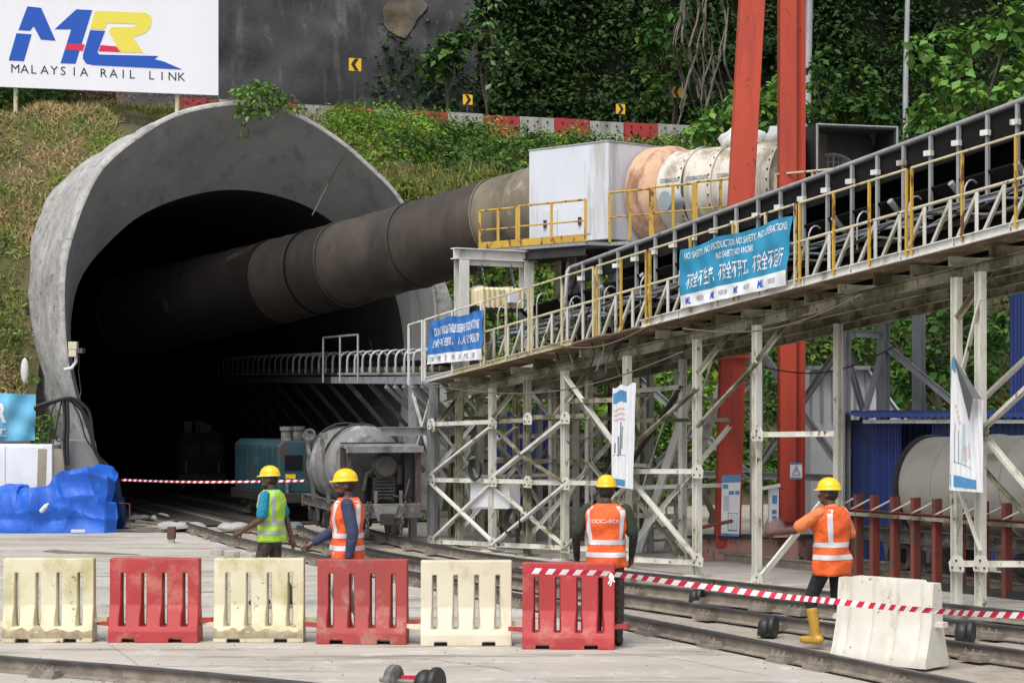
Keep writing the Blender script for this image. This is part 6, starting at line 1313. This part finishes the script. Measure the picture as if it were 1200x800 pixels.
tree('dense vine covered tree right of the right red crane leg', TB(985, 200, 57), [P(x, y, 57) for x, y in ((960, 130), (985, 118), (1010, 140), (1035, 150), (955, 95), (1050, 170), (1000, 170), (1070, 190))], .7, 200, .24, m_leaf2, 26)
tree('dark glossy tree behind the right trestle legs', TB(1080, 480, 46), [P(x, y, 46) for x, y in ((1030, 370), (1065, 390), (1100, 420), (1075, 440), (1110, 365), (1060, 460), (1170, 420), (1170, 380), (1140, 450))], .6, 190, .26, m_leaf2, 27)
tree('bright leafy sapling seen under the ventilation duct', TB(580, 400, 45.5), [P(x, y, 45.5) for x, y in ((555, 320), (580, 310), (605, 330), (570, 350), (600, 300), (560, 365))], .5, 240, .20, m_leaf, 28)
tree('green sapling behind the dark platform struts', TB(700, 400, 46), [P(x, y, 46) for x, y in ((665, 300), (690, 320), (715, 330), (700, 300), (660, 335))], .5, 240, .20, m_leaf, 29)
tree('low green bush seen through the lower trestle bracing', TB(560, 600, 43.5), [P(x, y, 43.5) for x, y in ((550, 480), (575, 460), (600, 480), (560, 520), (640, 470), (620, 455), (545, 600), (700, 480), (720, 500))], .5, 220, .18, m_leaf, 30, 'bush', 'bush')
tree('leafy bush behind the steel stair and red crane leg', TB(830, 600, 43), [P(x, y, 43) for x, y in ((780, 440), (820, 450), (840, 480), (760, 460), (830, 520), (800, 480))], .5, 220, .18, m_leaf, 31, 'bush', 'bush')
# bare hanging vines
vn = thing('hanging_vines', 'tangle of bare grey vines hanging left of the red crane leg', 'vines', P(815, 120, 78))
for k in range(14):
    x = 790 + 4.2*k + 3*math.sin(k*3); y0 = -20 + 12*(k % 3); MB().tube([P(x + 6*math.sin(k + i*.9) + (i*3 if k % 4 == 0 else 0), y0 + i*(14 + k % 5), 78 + .5*math.sin(i + k)) for i in range(10)], .03 if k % 3 else .05, 5).build('vine', m_vine, vn)
# lamp posts on the upper road
for px, Y, wd_, lab in ((946, 61, .24, 'galvanised lamp post just right of the right red crane leg'), (1061, 62, .17, 'slim galvanised lamp post in front of the forest, right of the fan inlet')):
    t = thing('lamp_post', lab, 'lamp post', TB(px, 200, Y)); b_ = TB(px, 200, Y); top = P(px + 4, -60, Y)
    MB().tube([b_, P(px, 100, Y), top], [wd_*.55, wd_*.5, wd_*.42], 12).build('pole', m_galv, t, smooth=True); MB().tube([top, top + V(-.6, -.4, .5), top + V(-1.4, -.9, .6)], .05, 8).build('arm', m_galv, t, smooth=True); MB().box(top + V(-1.6, -1.0, .6), (.6, .25, .12)).build('lamp_head', m_galv, t, bevel=.03)

# loose gravel beside the rails and on the apron edge
gp_ = []
for k in 'ABCDE':
    for i in range(520):
        q = RL[k][int(r.integers(25, len(RL[k])-1))].lerp(RL[k][int(r.integers(25, len(RL[k])-1))], 0); gp_.append((q.x + r.normal(0, .28), q.y + r.normal(0, .35), 0))
for i in range(130):
    q = G(float(r.uniform(0, 760)), float(r.uniform(640, 798))); gp_.append((q.x, q.y, 0))
gb = MB()
for x, y, z in gp_:
    s_ = float(r.uniform(.005, .016)); a = float(r.uniform(0, 6.3)); pts = [(x + s_*math.cos(a + k*1.57), y + s_*math.sin(a + k*1.57)*.8, 0) for k in range(4)] + [(x + s_*.2, y, s_*.9)]
    gb.add(pts, [(0, 1, 4), (1, 2, 4), (2, 3, 4), (3, 0, 4)])
tag(stuff(gb.build('loose_gravel', mat('loose gravel', (.22, .20, .17), (.12, .11, .10), 40, r=.9))), 'loose small stones scattered beside the rails', 'gravel')
# cracks in the apron: shallow dark grooves
ck = [[(690, 757), (730, 766), (790, 771), (850, 783), (905, 792)], [(0, 690), (40, 694), (70, 700), (118, 702)], [(470, 775), (500, 772), (560, 779), (600, 786)], [(150, 660), (190, 668), (230, 671)]]
for i, c in enumerate(ck):
    ln_ = resample(catmull([G(x, y) for x, y in c], 5), 40); b = MB()
    L_ = [(p + V(.03*fn(p, 6, 1), .03*fn(p, 6, 2) - .006 - .004*math.sin(k_), .0025)) for k_, p in enumerate(ln_)]; U_ = [(p + V(.03*fn(p, 6, 1), .03*fn(p, 6, 2) + .006 + .004*math.cos(k_*1.7), .0025)) for k_, p in enumerate(ln_)]
    b.loft([L_, U_], cap=False, closed=False); o = b.build('crack', mat('crack dirt', (.09, .08, .07), r=.95), ground)
